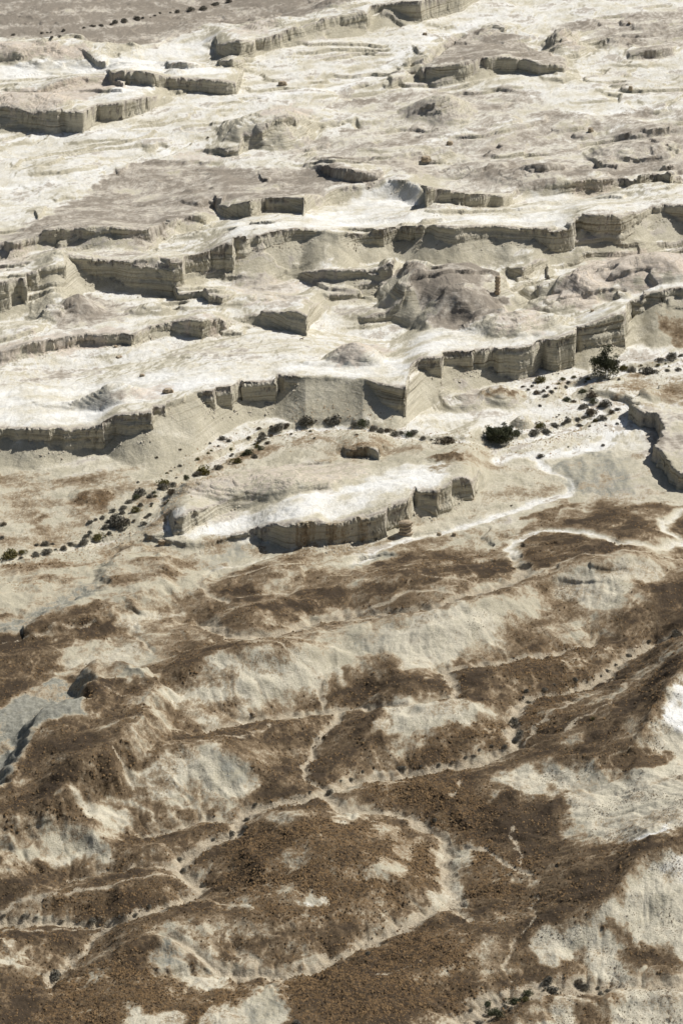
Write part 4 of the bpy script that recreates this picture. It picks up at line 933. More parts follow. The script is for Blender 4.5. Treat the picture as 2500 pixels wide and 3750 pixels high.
class NB:
    """small node builder"""
    def __init__(self, nt):
        self.nt = nt
        self.pos = nt.nodes.new('ShaderNodeNewGeometry').outputs['Position']
    def link(self, a, sock):
        if hasattr(a, 'is_output'): self.nt.links.new(a, sock)
        else: sock.default_value = a
    def math(self, op, a, b=0.0, c=0.0, clamp=False):
        n = self.nt.nodes.new('ShaderNodeMath'); n.operation = op; n.use_clamp = clamp
        self.link(a, n.inputs[0]); self.link(b, n.inputs[1]); self.link(c, n.inputs[2])
        return n.outputs[0]
    def noise(self, scale, detail=3.0, rough=.55, vec=None, stretch=None):
        n = self.nt.nodes.new('ShaderNodeTexNoise')
        n.inputs['Scale'].default_value = scale; n.inputs['Detail'].default_value = detail; n.inputs['Roughness'].default_value = rough
        v = vec if vec is not None else self.pos
        if stretch:
            mp = self.nt.nodes.new('ShaderNodeMapping'); mp.inputs['Scale'].default_value = stretch
            self.nt.links.new(v, mp.inputs['Vector']); v = mp.outputs[0]
        self.nt.links.new(v, n.inputs['Vector'])
        return n.outputs['Fac']
    def voronoi(self, scale, out='Distance'):
        n = self.nt.nodes.new('ShaderNodeTexVoronoi'); n.inputs['Scale'].default_value = scale
        self.nt.links.new(self.pos, n.inputs['Vector'])
        return n.outputs[out]
    def ramp(self, f, lo, hi, a=0.0, b=1.0):
        n = self.nt.nodes.new('ShaderNodeMapRange'); n.interpolation_type = 'SMOOTHSTEP'
        self.link(f, n.inputs[0]); n.inputs[1].default_value = lo; n.inputs[2].default_value = hi
        n.inputs[3].default_value = a; n.inputs[4].default_value = b
        return n.outputs[0]
    def mix(self, f, a, b, kind='MIX'):
        n = self.nt.nodes.new('ShaderNodeMix'); n.data_type = 'RGBA'; n.blend_type = kind
        self.link(f, n.inputs[0])
        for v, k in ((a, 6), (b, 7)):
            if isinstance(v, tuple): n.inputs[k].default_value = (*v, 1)
            else: self.nt.links.new(v, n.inputs[k])
        return n.outputs[2]
    def attr(self, name):
        n = self.nt.nodes.new('ShaderNodeAttribute'); n.attribute_name = name
        sp = self.nt.nodes.new('ShaderNodeSeparateColor')
        self.nt.links.new(n.outputs['Color'], sp.inputs[0])
        return sp.outputs

gm, nt, bsdf = new_mat('desert_ground')
nb = NB(nt)
A = nb.attr('cover_a'); B = nb.attr('cover_b'); C = nb.attr('cover_c')
n_fin = nb.noise(.8, 3, .65)
n_gra = nb.noise(3.4, 2, .6)
spk = nb.math('ADD', nb.math('MULTIPLY', nb.math('SUBTRACT', n_fin, .5), 1.3), nb.math('MULTIPLY', nb.math('SUBTRACT', n_gra, .5), 1.5))
def cramp(f, stops):
    n = nt.nodes.new('ShaderNodeValToRGB')
    el = n.color_ramp.elements
    while len(el) < len(stops): el.new(.5)
    for e, (p, c) in zip(el, stops): e.position = p; e.color = (*c, 1)
    nb.link(f, n.inputs[0])
    return n.outputs[0]
# pale marl, beige to white; level ground also whitened to look sunlit
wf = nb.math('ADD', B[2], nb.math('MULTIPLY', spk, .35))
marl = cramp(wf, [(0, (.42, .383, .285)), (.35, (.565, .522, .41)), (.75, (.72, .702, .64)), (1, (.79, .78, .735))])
# thin beds on rock faces and steps
sepz = nt.nodes.new('ShaderNodeSeparateXYZ'); nt.links.new(nb.pos, sepz.inputs[0])
comb = nt.nodes.new('ShaderNodeCombineXYZ'); nt.links.new(sepz.outputs[2], comb.inputs[2])
nt.links.new(nb.math('MULTIPLY', sepz.outputs[0], .02), comb.inputs[0])
beds = nb.noise(.85, 4, .75, vec=comb.outputs[0])
bedcol = cramp(beds, [(.36, (.19, .16, .11)), (.44, (.43, .39, .295)), (.54, (.58, .54, .43)), (.60, (.30, .265, .195)), (.68, (.50, .46, .36))])
col_ = nb.mix(nb.math('MULTIPLY', C[1], .85), marl, bedcol)
pkf = nb.ramp(nb.math('ADD', B[0], spk), .25, .75)
col_ = nb.mix(nb.math('MULTIPLY', pkf, .8), col_, nb.mix(nb.ramp(n_fin, .3, .7), (.45, .375, .298), (.62, .54, .455)))
cf = nb.math('ADD', A[1], nb.math('MULTIPLY', spk, .7))
crc = cramp(cf, [(.3, (.56, .515, .44)), (.6, (.445, .40, .333)), (1, (.262, .228, .183))])
col_ = nb.mix(nb.ramp(cf, .25, .5), col_, crc)
clf = nb.ramp(nb.math('ADD', B[1], nb.math('MULTIPLY', spk, .6)), .25, .7)
col_ = nb.mix(nb.math('MULTIPLY', clf, .9), col_, nb.mix(nb.ramp(n_fin, .3, .7), (.17, .168, .138), (.29, .285, .24)))  # clay tone darkened to carry the shade of the left gully
# stony cover: bare, tan, brown, dark pavement
df = nb.math('ADD', A[0], nb.math('MULTIPLY', spk, nb.math('MULTIPLY_ADD', nb.ramp(A[0], .02, .25), .50, 0.0)))
drc = cramp(df, [(.10, (.50, .45, .345)), (.26, (.355, .295, .205)), (.45, (.215, .160, .100)), (.68, (.122, .086, .050)), (1, (.058, .042, .027))])
stones = nb.voronoi(1.7, 'Color')
sv = nt.nodes.new('ShaderNodeSeparateColor'); nt.links.new(stones, sv.inputs[0])
drc = nb.mix(nb.math('MULTIPLY', C[2], nb.ramp(sv.outputs[0], .55, .7, 0, .6)), drc, (.175, .108, .050))
col_ = nb.mix(nb.ramp(df, .06, .24), col_, drc)
gvf = nb.ramp(nb.math('ADD', A[2], nb.math('MULTIPLY', spk, .7)), .25, .7)
col_ = nb.mix(nb.math('MULTIPLY', gvf, .9), col_, nb.mix(nb.ramp(n_gra, .3, .7), (.31, .255, .178), (.46, .40, .30)))
col_ = nb.mix(.45, col_, nb.mix(nb.ramp(n_gra, .25, .75), (.72, .71, .70), (1.22, 1.22, 1.22)), 'MULTIPLY')
nt.links.new(col_, bsdf.inputs['Base Color'])
bmp = nt.nodes.new('ShaderNodeBump'); bmp.inputs['Strength'].default_value = .75; bmp.inputs['Distance'].default_value = .4
hsum = nb.math('ADD', nb.math('MULTIPLY', n_fin, .9), nb.math('MULTIPLY', n_gra, .45))
hsum = nb.math('ADD', hsum, nb.math('MULTIPLY', nb.math('MULTIPLY', beds, C[1]), 1.6))
nt.links.new(hsum, bmp.inputs['Height'])
nt.links.new(bmp.outputs[0], bsdf.inputs['Normal'])

# ------------------------------------------------------------------ terrain meshes
CA = np.stack([dark, crust_t, gravel_m, np.ones_like(m_brown)], -1).astype(f32)
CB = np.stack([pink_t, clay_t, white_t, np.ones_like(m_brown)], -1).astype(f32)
CC = np.stack([m_tan, np.maximum(steep, np.maximum(MM * smooth(.985, .93, N[..., 2]) * .8, .38 * smooth(.95, .80, N[..., 2]))) * hz0, m_rust, np.ones_like(m_brown)], -1).astype(f32)
P3 = np.stack([Xm, Ym, Zm], -1).astype(f32)

# which landform each quad belongs to
reg = np.zeros((NC - 1, NR - 1), np.int32)
def qc(A):
    return .25 * (A[:-1, :-1] + A[1:, :-1] + A[:-1, 1:] + A[1:, 1:])
qY, qX, qs, qh, qg, qw = qc(Ym), qc(Xm), qc(steep), qc(HZ), qc(Gm), qc(Wm)
reg[qh > .5] = 1
reg[(qw > .45) & (qg > .05)] = 2
NAMES = [('badlands', 'pale marl badlands stepping back in terraces across the upper half', 'badlands'),
         ('brown_hills', 'low brown stony hills with pale bare flanks in the foreground', 'hills'),
         ('dry_riverbed', 'pale gravel bed of the winding dry wash dotted with shrubs', 'riverbed')]
CLIFF_LABEL = {
 'rim_w2': 'layered nose and ledge at the left end of the island mesa',
 'rim_a': 'pale fluted cliff band climbing to the top edge of the picture',
 'rim_c': 'dark shaded cliff wall at upper left behind the pale terrace',
 'rim_d': 'layered grey cliff at the left edge below the pink banded mound',
 'rim_f': 'cliff under the flat brown topped mesa at upper right',
 'rim_i': 'low broken ledge below the smooth white mound',
 'rim_j': 'dark brown slumped scarp on the mottled plateau',
 'rim_m': 'crumbling scarp along the front edge of the wide mottled plateau',
 'rim_n': 'row of short pale cliffs round the white bowl in the middle distance',
 'rim_o': 'long grey layered cliff with deep notches and sandy aprons below',
 'rim_p': 'low undercut dark bank at the head of the rubble filled gully',
 'rim_q': 'thin ribbed ledge left of the dark brown mound',
 'rim_r': 'long low pinkish ledge behind the white terrace at left',
 'rim_s': 'short weathered cliff with a rounded nose above the tiny ibex',
 'rim_u': 'tallest cliff line, front of the white terrace above the dry riverbed',
 'rim_v': 'small isolated cliff block just behind the white island mesa',
 'rim_w': 'blocky cliff along the front of the white island mesa',
}
cl_objs = []
ji = np.arange(NC - 1)[:, None]
for c in cliffs:
    if c.name not in CLIFF_LABEL: continue
    near = np.abs(qY - c.c[:-1][:, None] + .5) < 3.2
    sel = near & (qs > .55) & (c.hb[:-1][:, None] > .8)
    if sel.sum() < 60: continue
    reg[sel] = len(NAMES)
    NAMES.append(('cliff', CLIFF_LABEL[c.name], 'cliff'))

vid = np.arange(NC * NR, dtype=np.int32).reshape(NC, NR)
quads = np.stack([vid[:-1, :-1], vid[1:, :-1], vid[1:, 1:], vid[:-1, 1:]], -1)
Pf, Nf = P3.reshape(-1, 3), N.reshape(-1, 3).astype(f32)
CAf, CBf, CCf = CA.reshape(-1, 4), CB.reshape(-1, 4), CC.reshape(-1, 4)
for r, (nm, lab, cat) in enumerate(NAMES):
    q = quads[reg == r]
    if not len(q): continue
    used, inv = np.unique(q.ravel(), return_inverse=True)
    me = bpy.data.meshes.new(nm)
    me.vertices.add(len(used)); me.vertices.foreach_set('co', Pf[used].ravel())
    me.loops.add(len(q) * 4); me.loops.foreach_set('vertex_index', inv.astype(np.int32).ravel())
    me.polygons.add(len(q)); me.polygons.foreach_set('loop_start', np.arange(0, len(q) * 4, 4, dtype=np.int32))
    me.polygons.foreach_set('use_smooth', np.ones(len(q), bool))
    for an, arr in (('cover_a', CAf), ('cover_b', CBf), ('cover_c', CCf)):
        at_ = me.attributes.new(an, 'FLOAT_COLOR', 'POINT')
        at_.data.foreach_set('color', arr[used].ravel())
    me.update(calc_edges=True)
    me.normals_split_custom_set_from_vertices(Nf[used])
    me.materials.append(gm)
    o = bpy.data.objects.new(nm, me); col.objects.link(o)
    o['kind'] = 'structure'; o['label'] = lab; o['category'] = cat

# the same country going on beyond the built part, as one wide sheet a little lower
gx = np.linspace(-4000, 4000, 161); gy = np.linspace(-1500, 9000, 211)
GXm, GYm = np.meshgrid(gx, gy, indexing='ij')
zmin = float(Zm.min())
GZ = zmin - 2.5 + .8 * fbm(GXm / 160, GYm / 160, 3, 501)
me = bpy.data.meshes.new('ground')
gi_ = np.arange(GXm.size, dtype=np.int32).reshape(GXm.shape)
gq = np.stack([gi_[:-1, :-1], gi_[1:, :-1], gi_[1:, 1:], gi_[:-1, 1:]], -1).reshape(-1, 4)
me.vertices.add(GXm.size); me.vertices.foreach_set('co', np.stack([GXm, GYm, GZ], -1).astype(f32).ravel())
me.loops.add(len(gq) * 4); me.loops.foreach_set('vertex_index', gq.ravel())
me.polygons.add(len(gq)); me.polygons.foreach_set('loop_start', np.arange(0, len(gq) * 4, 4, dtype=np.int32))
me.polygons.foreach_set('use_smooth', np.ones(len(gq), bool))
gb = np.clip(smooth(900, 640, GYm) * .8 + .25 * fbm(GXm / 120, GYm / 120, 3, 505), 0, 1); z_ = np.zeros_like(gb); o_ = np.ones_like(gb)
for an, arr in (('cover_a', (gb, .3 * o_, z_, o_)), ('cover_b', (z_, z_, .4 * o_, o_)), ('cover_c', (z_, z_, z_, o_))):
    at_ = me.attributes.new(an, 'FLOAT_COLOR', 'POINT'); at_.data.foreach_set('color', np.stack(arr, -1).astype(f32).ravel())
me.update(calc_edges=True); me.materials.append(gm)
o = bpy.data.objects.new('ground', me); col.objects.link(o)
o['kind'] = 'structure'; o['label'] = 'open desert ground going on beyond the hills and badlands'; o['category'] = 'ground'

# ------------------------------------------------------------------ ground lookup for things
def height(x, y):
    j = float(col_of(x / y)); i = float(row_of(y))
    j0 = min(max(int(j), 0), NC - 2); k0 = min(max(int(i), 0), NV - 2); fj = j - j0; fi = i - k0
    return float((Zs[j0, k0] * (1 - fi) + Zs[j0, k0 + 1] * fi) * (1 - fj) + (Zs[j0 + 1, k0] * (1 - fi) + Zs[j0 + 1, k0 + 1] * fi) * fj)

def mesh_obj(name, verts, faces, mat, parent=None, smooth_=False):
    me = bpy.data.meshes.new(name)
    me.from_pydata([tuple(v) for v in verts], [], [tuple(f) for f in faces])
    if smooth_: me.polygons.foreach_set('use_smooth', np.ones(len(faces), bool))
    me.materials.append(mat)
    o = bpy.data.objects.new(name, me); col.objects.link(o)
    if parent: o.parent = parent
    return o

def leaf_mat(name, c1, c2):
    m, nt, b = new_mat(name)
    n = NB(nt)
    f = n.noise(3.0, 3)
    c = n.mix(n.ramp(f, .3, .7), c1, c2)
    nt.links.new(c, b.inputs['Base Color'])
    return m
LEAF = {'grey': leaf_mat('grey_twigs', (.13, .120, .095), (.25, .23, .185)),
        'brown': leaf_mat('brown_twigs', (.115, .092, .064), (.21, .172, .12)),
        'olive': leaf_mat('olive_leaves', (.12, .105, .040), (.20, .175, .075)),
        'green': leaf_mat('green_leaves', (.068, .074, .042), (.125, .13, .075)),
        'acacia': leaf_mat('acacia_leaves', (.048, .053, .029), (.095, .098, .056))}
bark = leaf_mat('bark', (.055, .043, .032), (.10, .08, .06))

def shrub_mesh(seed, n, name, mat, flat=.62, spike=0):
    r = np.random.default_rng(seed)
    V_, F_ = [], []
    lobes = [(r.normal(0, .2), r.normal(0, .2), .3 + r.random() * .22) for _ in range(6)]
    for k in range(n):
        lx, ly, lr = lobes[k % 6]
        d = r.normal(size=3); d /= np.linalg.norm(d); d[2] = abs(d[2]) * 1.0 - .12
        q = lr * (.5 + .5 * r.random() ** .5)
        c = np.array([lx + d[0] * q, ly + d[1] * q, max(.02, (d[2] * q * 1.15 + .12) * flat * 1.6)])
        a = r.normal(size=3); a /= np.linalg.norm(a); b = r.normal(size=3); b -= a * a.dot(b); b /= np.linalg.norm(b)
        l = .045 + r.random() * .06; w = .018 + r.random() * .03
        i = len(V_); V_ += [c - a * l, c + b * w, c + a * l, c - b * w]; F_.append((i, i + 1, i + 2, i + 3))
    for k in range(12):                                       # stems
        an = r.random() * 6.28; rr = .1 + r.random() * .3; h = .2 + r.random() * .35
        tip = np.array([math.cos(an) * rr, math.sin(an) * rr, h * flat * 1.4]); t = np.array([-math.sin(an), math.cos(an), 0]) * .012
        i = len(V_); V_ += [np.array([0, 0, -.08]) + t, np.array([0, 0, -.08]) - t, tip]; F_.append((i, i + 1, i + 2))
    me = bpy.data.meshes.new(name)
    me.from_pydata([tuple(v) for v in V_], [], F_); me.materials.append(mat)
    return me
SH = {}
for kcol in ('grey', 'brown', 'olive', 'green'):
    SH[kcol] = [shrub_mesh(hash_name(kcol) + k, 620, 'shrub', LEAF[kcol], .5 + .12 * k) for k in range(3)]

ORD = ['first', 'second', 'third', 'fourth', 'fifth', 'sixth', 'seventh', 'eighth', 'ninth', 'tenth', 'eleventh', 'twelfth', 'thirteenth', 'fourteenth', 'fifteenth', 'sixteenth', 'seventeenth', 'eighteenth', 'nineteenth', 'twentieth', 'twenty-first', 'twenty-second', 'twenty-third', 'twenty-fourth', 'twenty-fifth', 'twenty-sixth', 'twenty-seventh', 'twenty-eighth', 'twenty-ninth', 'thirtieth', 'thirty-first', 'thirty-second', 'thirty-third', 'thirty-fourth', 'thirty-fifth', 'thirty-sixth', 'thirty-seventh', 'thirty-eighth', 'thirty-ninth', 'fortieth']
G, R_, O_, N_ = 'grey', 'brown', 'olive', 'green'
SHRUBS = {
 ('left of the white island mesa', 'shrubs left of the island mesa'): [(602,1772,44,O_),(587,1786,36,G),(633,1778,30,G),(627,1803,38,R_),(512,1808,54,G),(503,1824,26,N_),(545,1820,28,G),(474,1838,26,G),(495,1872,36,O_),(449,1858,26,G),(415,1872,20,G),(443,1877,26,G),(428,1925,64,G),(382,1930,32,G),(420,1900,42,G),(463,1910,28,R_),(396,1912,20,G),(331,1912,24,G),(352,1905,16,G),(376,1895,24,G),(568,1805,16,N_),(568,1818,14,O_),(556,1845,16,G),(553,1853,12,N_),(606,1843,24,R_),(535,1895,20,G),(549,1887,16,G),(533,1915,24,G),(510,1850,22,G)],
 ('in riverbed near the left edge', 'shrubs at the left end of the riverbed'): [(365,1968,50,O_),(401,1952,20,G),(303,1985,34,G),(315,1962,24,G),(331,1950,16,G),(445,1940,20,G),(169,1993,32,G),(172,2022,38,G),(131,2030,38,G),(258,1992,22,G),(38,2033,58,O_),(86,2023,26,O_),(80,2042,18,G),(204,2013,12,G),(233,2010,24,G),(134,1998,18,G),(198,1992,14,G),(13,1920,24,R_),(10,1970,20,G)],
 ('behind the island mesa at left', 'shrubs behind the island mesa'): [(748,1725,60,O_),(717,1740,32,G),(679,1748,28,N_),(864,1688,42,O_),(895,1665,24,N_),(801,1714,28,G),(725,1682,16,O_),(763,1659,13,O_),(775,1650,13,O_),(847,1645,18,O_),(660,1647,13,R_),(574,1676,13,R_),(664,1706,16,G),(612,1733,13,O_),(625,1725,11,G),(646,1750,12,G),(797,1634,12,G),(815,1606,24,G),(838,1615,18,G),(769,1624,11,G),(843,1670,14,G)],
 ('where the riverbed bends below cliffs', 'shrubs at the riverbed bend'): [(1049,1556,24,R_),(1018,1568,40,G),(1000,1576,24,G),(995,1562,14,R_),(948,1570,18,R_),(967,1592,24,G),(990,1595,22,R_),(955,1602,28,G),(961,1612,16,G),(978,1622,20,R_),(948,1620,20,G),(940,1636,24,O_),(957,1642,24,N_),(911,1606,18,R_),(911,1662,34,N_),(929,1628,14,O_),(938,1672,24,G)],
 ('at foot of the big grey slope', 'shrubs at the foot of the grey slope'): [(1107,1548,58,G),(1135,1548,24,O_),(1229,1546,62,G),(1190,1544,16,R_),(1158,1542,9,R_),(1328,1560,40,N_),(1363,1569,30,G),(1393,1578,30,G),(1420,1576,28,R_),(1447,1590,32,G),(1470,1586,20,G),(1490,1594,28,N_),(1298,1558,24,G),(1066,1590,12,R_),(1137,1580,14,O_),(1513,1585,30,G),(1630,1614,66,R_),(1895,1588,36,N_),(1578,1612,14,G),(1550,1605,20,G)],
 ('in riverbed below the tall tree', 'shrubs in the wide riverbed at right'): [(1977,1392,44,O_),(2131,1432,32,N_),(2168,1450,44,R_),(2174,1470,32,N_),(2208,1485,42,G),(2072,1464,30,N_),(2099,1472,22,R_),(2133,1490,40,G),(2160,1512,44,R_),(2139,1528,20,G),(2116,1535,24,G),(2082,1545,28,G),(2063,1550,20,G),(2032,1558,36,G),(1977,1562,40,O_),(2000,1580,36,G),(1954,1588,36,G),(2122,1558,24,G),(2206,1530,34,G),(2181,1540,26,O_),(2237,1510,28,R_),(2258,1500,20,G),(1965,1440,28,R_),(1996,1450,22,G),(2019,1435,18,G),(1990,1433,14,G),(2034,1422,14,R_),(2045,1406,14,O_),(2003,1420,14,R_),(1946,1415,14,G),(1934,1428,14,G),(1915,1415,16,R_),(2074,1420,20,G),(2080,1402,18,G),(2151,1388,18,O_),(2141,1398,13,O_),(2099,1380,18,O_),(2057,1388,22,O_)],
 ('along the wash right of the tall tree', 'shrubs right of the tall tree'): [(2283,1352,36,O_),(2378,1358,56,G),(2360,1356,22,G),(2441,1357,22,G),(2480,1355,22,G),(2317,1360,36,G),(2415,1320,28,G),(2459,1310,40,G),(2491,1303,24,G),(2344,1338,12,O_),(2409,1336,16,O_),(2434,1333,11,O_),(2447,1343,9,O_)],
 ('on the pale side wash', 'shrubs on the side wash'): [(2204,1630,16,G),(2262,1552,14,G),(1978,1672,24,G),(1870,1853,9,R_),(2215,1560,10,G)],
 ('on right half of narrow gully', 'shrubs on the right half of the gully'): [(2472,2318,30,G),(2374,2350,18,G),(2297,2398,22,G),(2220,2458,22,G),(2109,2488,22,G),(2252,2436,14,G),(1991,2525,24,G),(2029,2506,14,G),(1927,2532,18,G),(1934,2573,18,G),(1889,2646,36,G),(1902,2690,36,G),(1883,2716,20,G),(1848,2735,18,G),(1800,2732,15,G),(1752,2745,12,G),(1608,2802,18,G),(1653,2793,14,G),(1541,2807,14,G),(1704,2777,16,G),(1733,2767,14,G),(1470,2812,28,G),(2200,2478,14,G),(1915,2555,14,G)],
 ('on left half of narrow gully', 'shrubs on the left half of the gully'): [(1282,2857,20,G),(1327,2825,14,G),(1206,2905,30,G),(1247,2860,12,G),(932,2950,18,G),(903,3004,20,G),(900,3029,16,G),(849,3053,30,G),(1133,2902,12,G),(660,3147,22,G),(666,3188,24,G),(746,3243,18,G),(552,3320,20,G),(332,3372,32,G),(226,3375,18,G),(497,3350,18,G),(134,3363,14,G),(83,3357,24,G),(13,3356,18,G),(440,3358,14,G),(421,3363,12,G),(780,3075,16,G)],
 ('in the bottom right wash', 'shrubs in the bottom right wash'): [(1790,3677,26,N_),(1790,3712,34,N_),(1828,3722,38,N_),(1812,3700,22,N_),(1889,3665,56,N_),(1924,3660,26,O_),(1937,3644,34,N_),(1848,3686,26,G),(1870,3692,16,G),(1870,3708,14,R_),(2007,3595,38,G),(2017,3629,56,G),(2119,3595,32,R_),(2138,3617,38,G),(2192,3641,26,G),(2221,3632,24,G),(1723,3697,20,G),(1749,3748,36,G),(2189,3618,16,G)],
 ('in the far row at the top left', 'shrubs in the far row'): [(341,96,22,G),(373,94,18,G),(408,89,14,G),(418,82,24,G),(456,79,28,G),(504,69,30,G),(523,67,12,G),(552,64,8,G),(568,58,12,G),(587,50,14,G),(651,45,20,G),(698,39,26,G),(740,31,30,G),(788,17,26,G),(842,6,24,G),(306,103,12,G),(237,114,16,G),(154,122,12,G),(175,121,9,G),(188,119,9,G),(191,138,16,G),(220,135,12,G),(51,129,14,G),(625,48,10,G)],
}
SINGLES = [((204,3573,46,G), 'lone dark flattened shrub beside a pale sandy spot at lower left'), ((1350,3494,22,G), 'lone small dark shrub on the brown slope above the bottom centre'),
           ((1088,3743,26,G), 'lone grey shrub at the very bottom edge of the picture'), ((2167,2633,22,O_), 'lone yellowish shrub on the brown slope at right'),
           ((762,505,10,R_), 'tiny lone shrub left of the smooth white mound'), ((1592,3004,16,G), 'lone shrub beside the cracked pale gully in the brown slope')]
rnd = random.Random(3)
CN = {G: 'dark grey', R_: 'brownish', O_: 'olive yellow', N_: 'dark green'}
def put_shrub(px, py, w, kc, label, group):
    x, y, z = at(px, py + w * .12)
    m = w / FPX * math.hypot(y, HC - z)
    o = bpy.data.objects.new('shrub', SH[kc][rnd.randrange(3)]); col.objects.link(o)
    z = height(x, y)
    o.location = (x, y, z - .05 * m)
    s = m * .92
    o.scale = (s * rnd.uniform(.92, 1.12), s * rnd.uniform(.9, 1.2), s * rnd.uniform(.85, 1.15))
    o.rotation_euler = (0, 0, rnd.uniform(0, 6.28))
    o['label'] = label; o['category'] = 'shrub'
    if group: o['group'] = group
    return o
for (where, grp), lst in SHRUBS.items():
    n = 0
    for k, (px, py, w, kc) in enumerate(sorted(lst)):
        big = 'large ' if w >= 40 else ('small ' if w < 18 else '')
        put_shrub(px, py, w, kc, '%s%s shrub %s, %s from left' % (big, CN[kc], where, ORD[k]), grp)
for t, lab in SINGLES:
    put_shrub(*t, lab, None)

rs_ = np.random.default_rng(21)
wad = next(c for c in CHN if c['n'] == 'wadi')['P']; gul = max((c for c in CHN if c['n'] == 'gully'), key=lambda c: len(c['p']))['P']
tiny = []
for P_, cnt, spread, grp in ((wad, 40, 7.0, 'tiny riverbed shrubs'),):
    done = 0
    while done < cnt:
        k = rs_.integers(len(P_) - 1); t = rs_.random(); p = P_[k] * (1 - t) + P_[k + 1] * t + rs_.normal(size=2) * (spread, spread * 1.2)
        if abs(p[0] / p[1]) > 1250 / FPX * 1.08: continue
        o = bpy.data.objects.new('shrub', SH[(G, R_, O_, G)[rs_.integers(4)]][rs_.integers(3)]); col.objects.link(o)
        m_ = .45 + rs_.random() ** 2 * .8
        o.location = (p[0], p[1], height(p[0], p[1]) - .03); o.scale = (m_, m_ * 1.1, m_ * (.8 + .5 * rs_.random())); o.rotation_euler = (0, 0, rs_.random() * 6)
        o['category'] = 'shrub'; o['group'] = grp
        tiny.append((p[0] / p[1], o)); done += 1
for k, (_, o) in enumerate(sorted(tiny, key=lambda q: q[0])):
    o['label'] = 'tiny low shrub among the riverbed stones, %s from left of the tiny ones' % ORD[k]

# two acacia trees in the riverbed
def tree(name, px, py, wpx, hpx, seed, label, leader):
    x, y, z = at(px, py)
    m = math.hypot(y, HC - z) / FPX
    W, Hh = wpx * m, hpx * m / CD
    r = np.random.default_rng(seed)
    root = bpy.data.objects.new(name, None); col.objects.link(root)
    root.location = (x, y, height(x, y) - .1)
    root['label'] = label; root['category'] = 'tree'; root['group'] = 'trees in the riverbed'
    V_, F_ = [], []
    tips = []
    def limb(a, b, ra, rb):
        d = b - a; d = d / (np.linalg.norm(d) + 1e-9)
        u = np.cross(d, [.3, .2, 1]); u /= np.linalg.norm(u) + 1e-9; v = np.cross(d, u)
        i = len(V_)
        for p, rr in ((a, ra), (b, rb)):
            for k in range(5):
                an = k * 2 * math.pi / 5
                V_.append(p + (u * math.cos(an) + v * math.sin(an)) * rr)
        for k in range(5):
            F_.append((i + k, i + (k + 1) % 5, i + 5 + (k + 1) % 5, i + 5 + k))
    top = np.array([0, 0, Hh * .3]); limb(np.array([0, 0, -.3]), top, .16, .11)
    for k in range(11):
        an = k * 2.4 + r.random(); rr = W * .5 * (.35 + .6 * r.random()); hz = Hh * (.45 + .4 * r.random()) * (1 - .35 * rr / W)
        if leader and k < 2: rr *= .15; hz = Hh * (.95 - .08 * k)
        mid = np.array([math.cos(an) * rr * .45, math.sin(an) * rr * .45, Hh * .3 + (hz - Hh * .3) * .6]); tip = np.array([math.cos(an) * rr, math.sin(an) * rr, hz])
        limb(top * (.6 + .4 * r.random()), mid, .09, .05); limb(mid, tip, .05, .015)
        tips += [tip, mid]
        for q in range(3):
            t2 = tip + r.normal(size=3) * W * .09; limb(mid + (tip - mid) * r.random(), t2, .03, .008); tips.append(t2)
    mesh_obj('trunk', V_, F_, bark, root)
    V2, F2 = [], []
    for k in range(7000):
        if k % 3 == 0:
            an = r.random() * 6.28; q = r.random() ** .5; zz_ = r.random()
            c = np.array([math.cos(an) * q * W * .5, math.sin(an) * q * W * .5, Hh * .12 + zz_ * Hh * .62 * math.sqrt(max(0, 1 - q * q * .8))])
        else:
            c = tips[r.integers(len(tips))] + r.normal(size=3) * np.array([W * .055, W * .055, Hh * .05])
        a = r.normal(size=3); a /= np.linalg.norm(a); b = r.normal(size=3); b -= a * a.dot(b); b /= np.linalg.norm(b)
        l = .16 + r.random() * .26; w = .07 + r.random() * .10
        i = len(V2); V2 += [c - a * l, c + b * w, c + a * l, c - b * w]; F2.append((i, i + 1, i + 2, i + 3))
    mesh_obj('crown', V2, F2, LEAF['acacia'], root)
tree('acacia_tree', 2214, 1382, 100, 104, 5, 'tall dark acacia tree with a bare leader under the tallest cliff', True)
tree('acacia_tree', 1828, 1616, 98, 66, 9, 'round dark green acacia tree beside the lower riverbed bend', False)

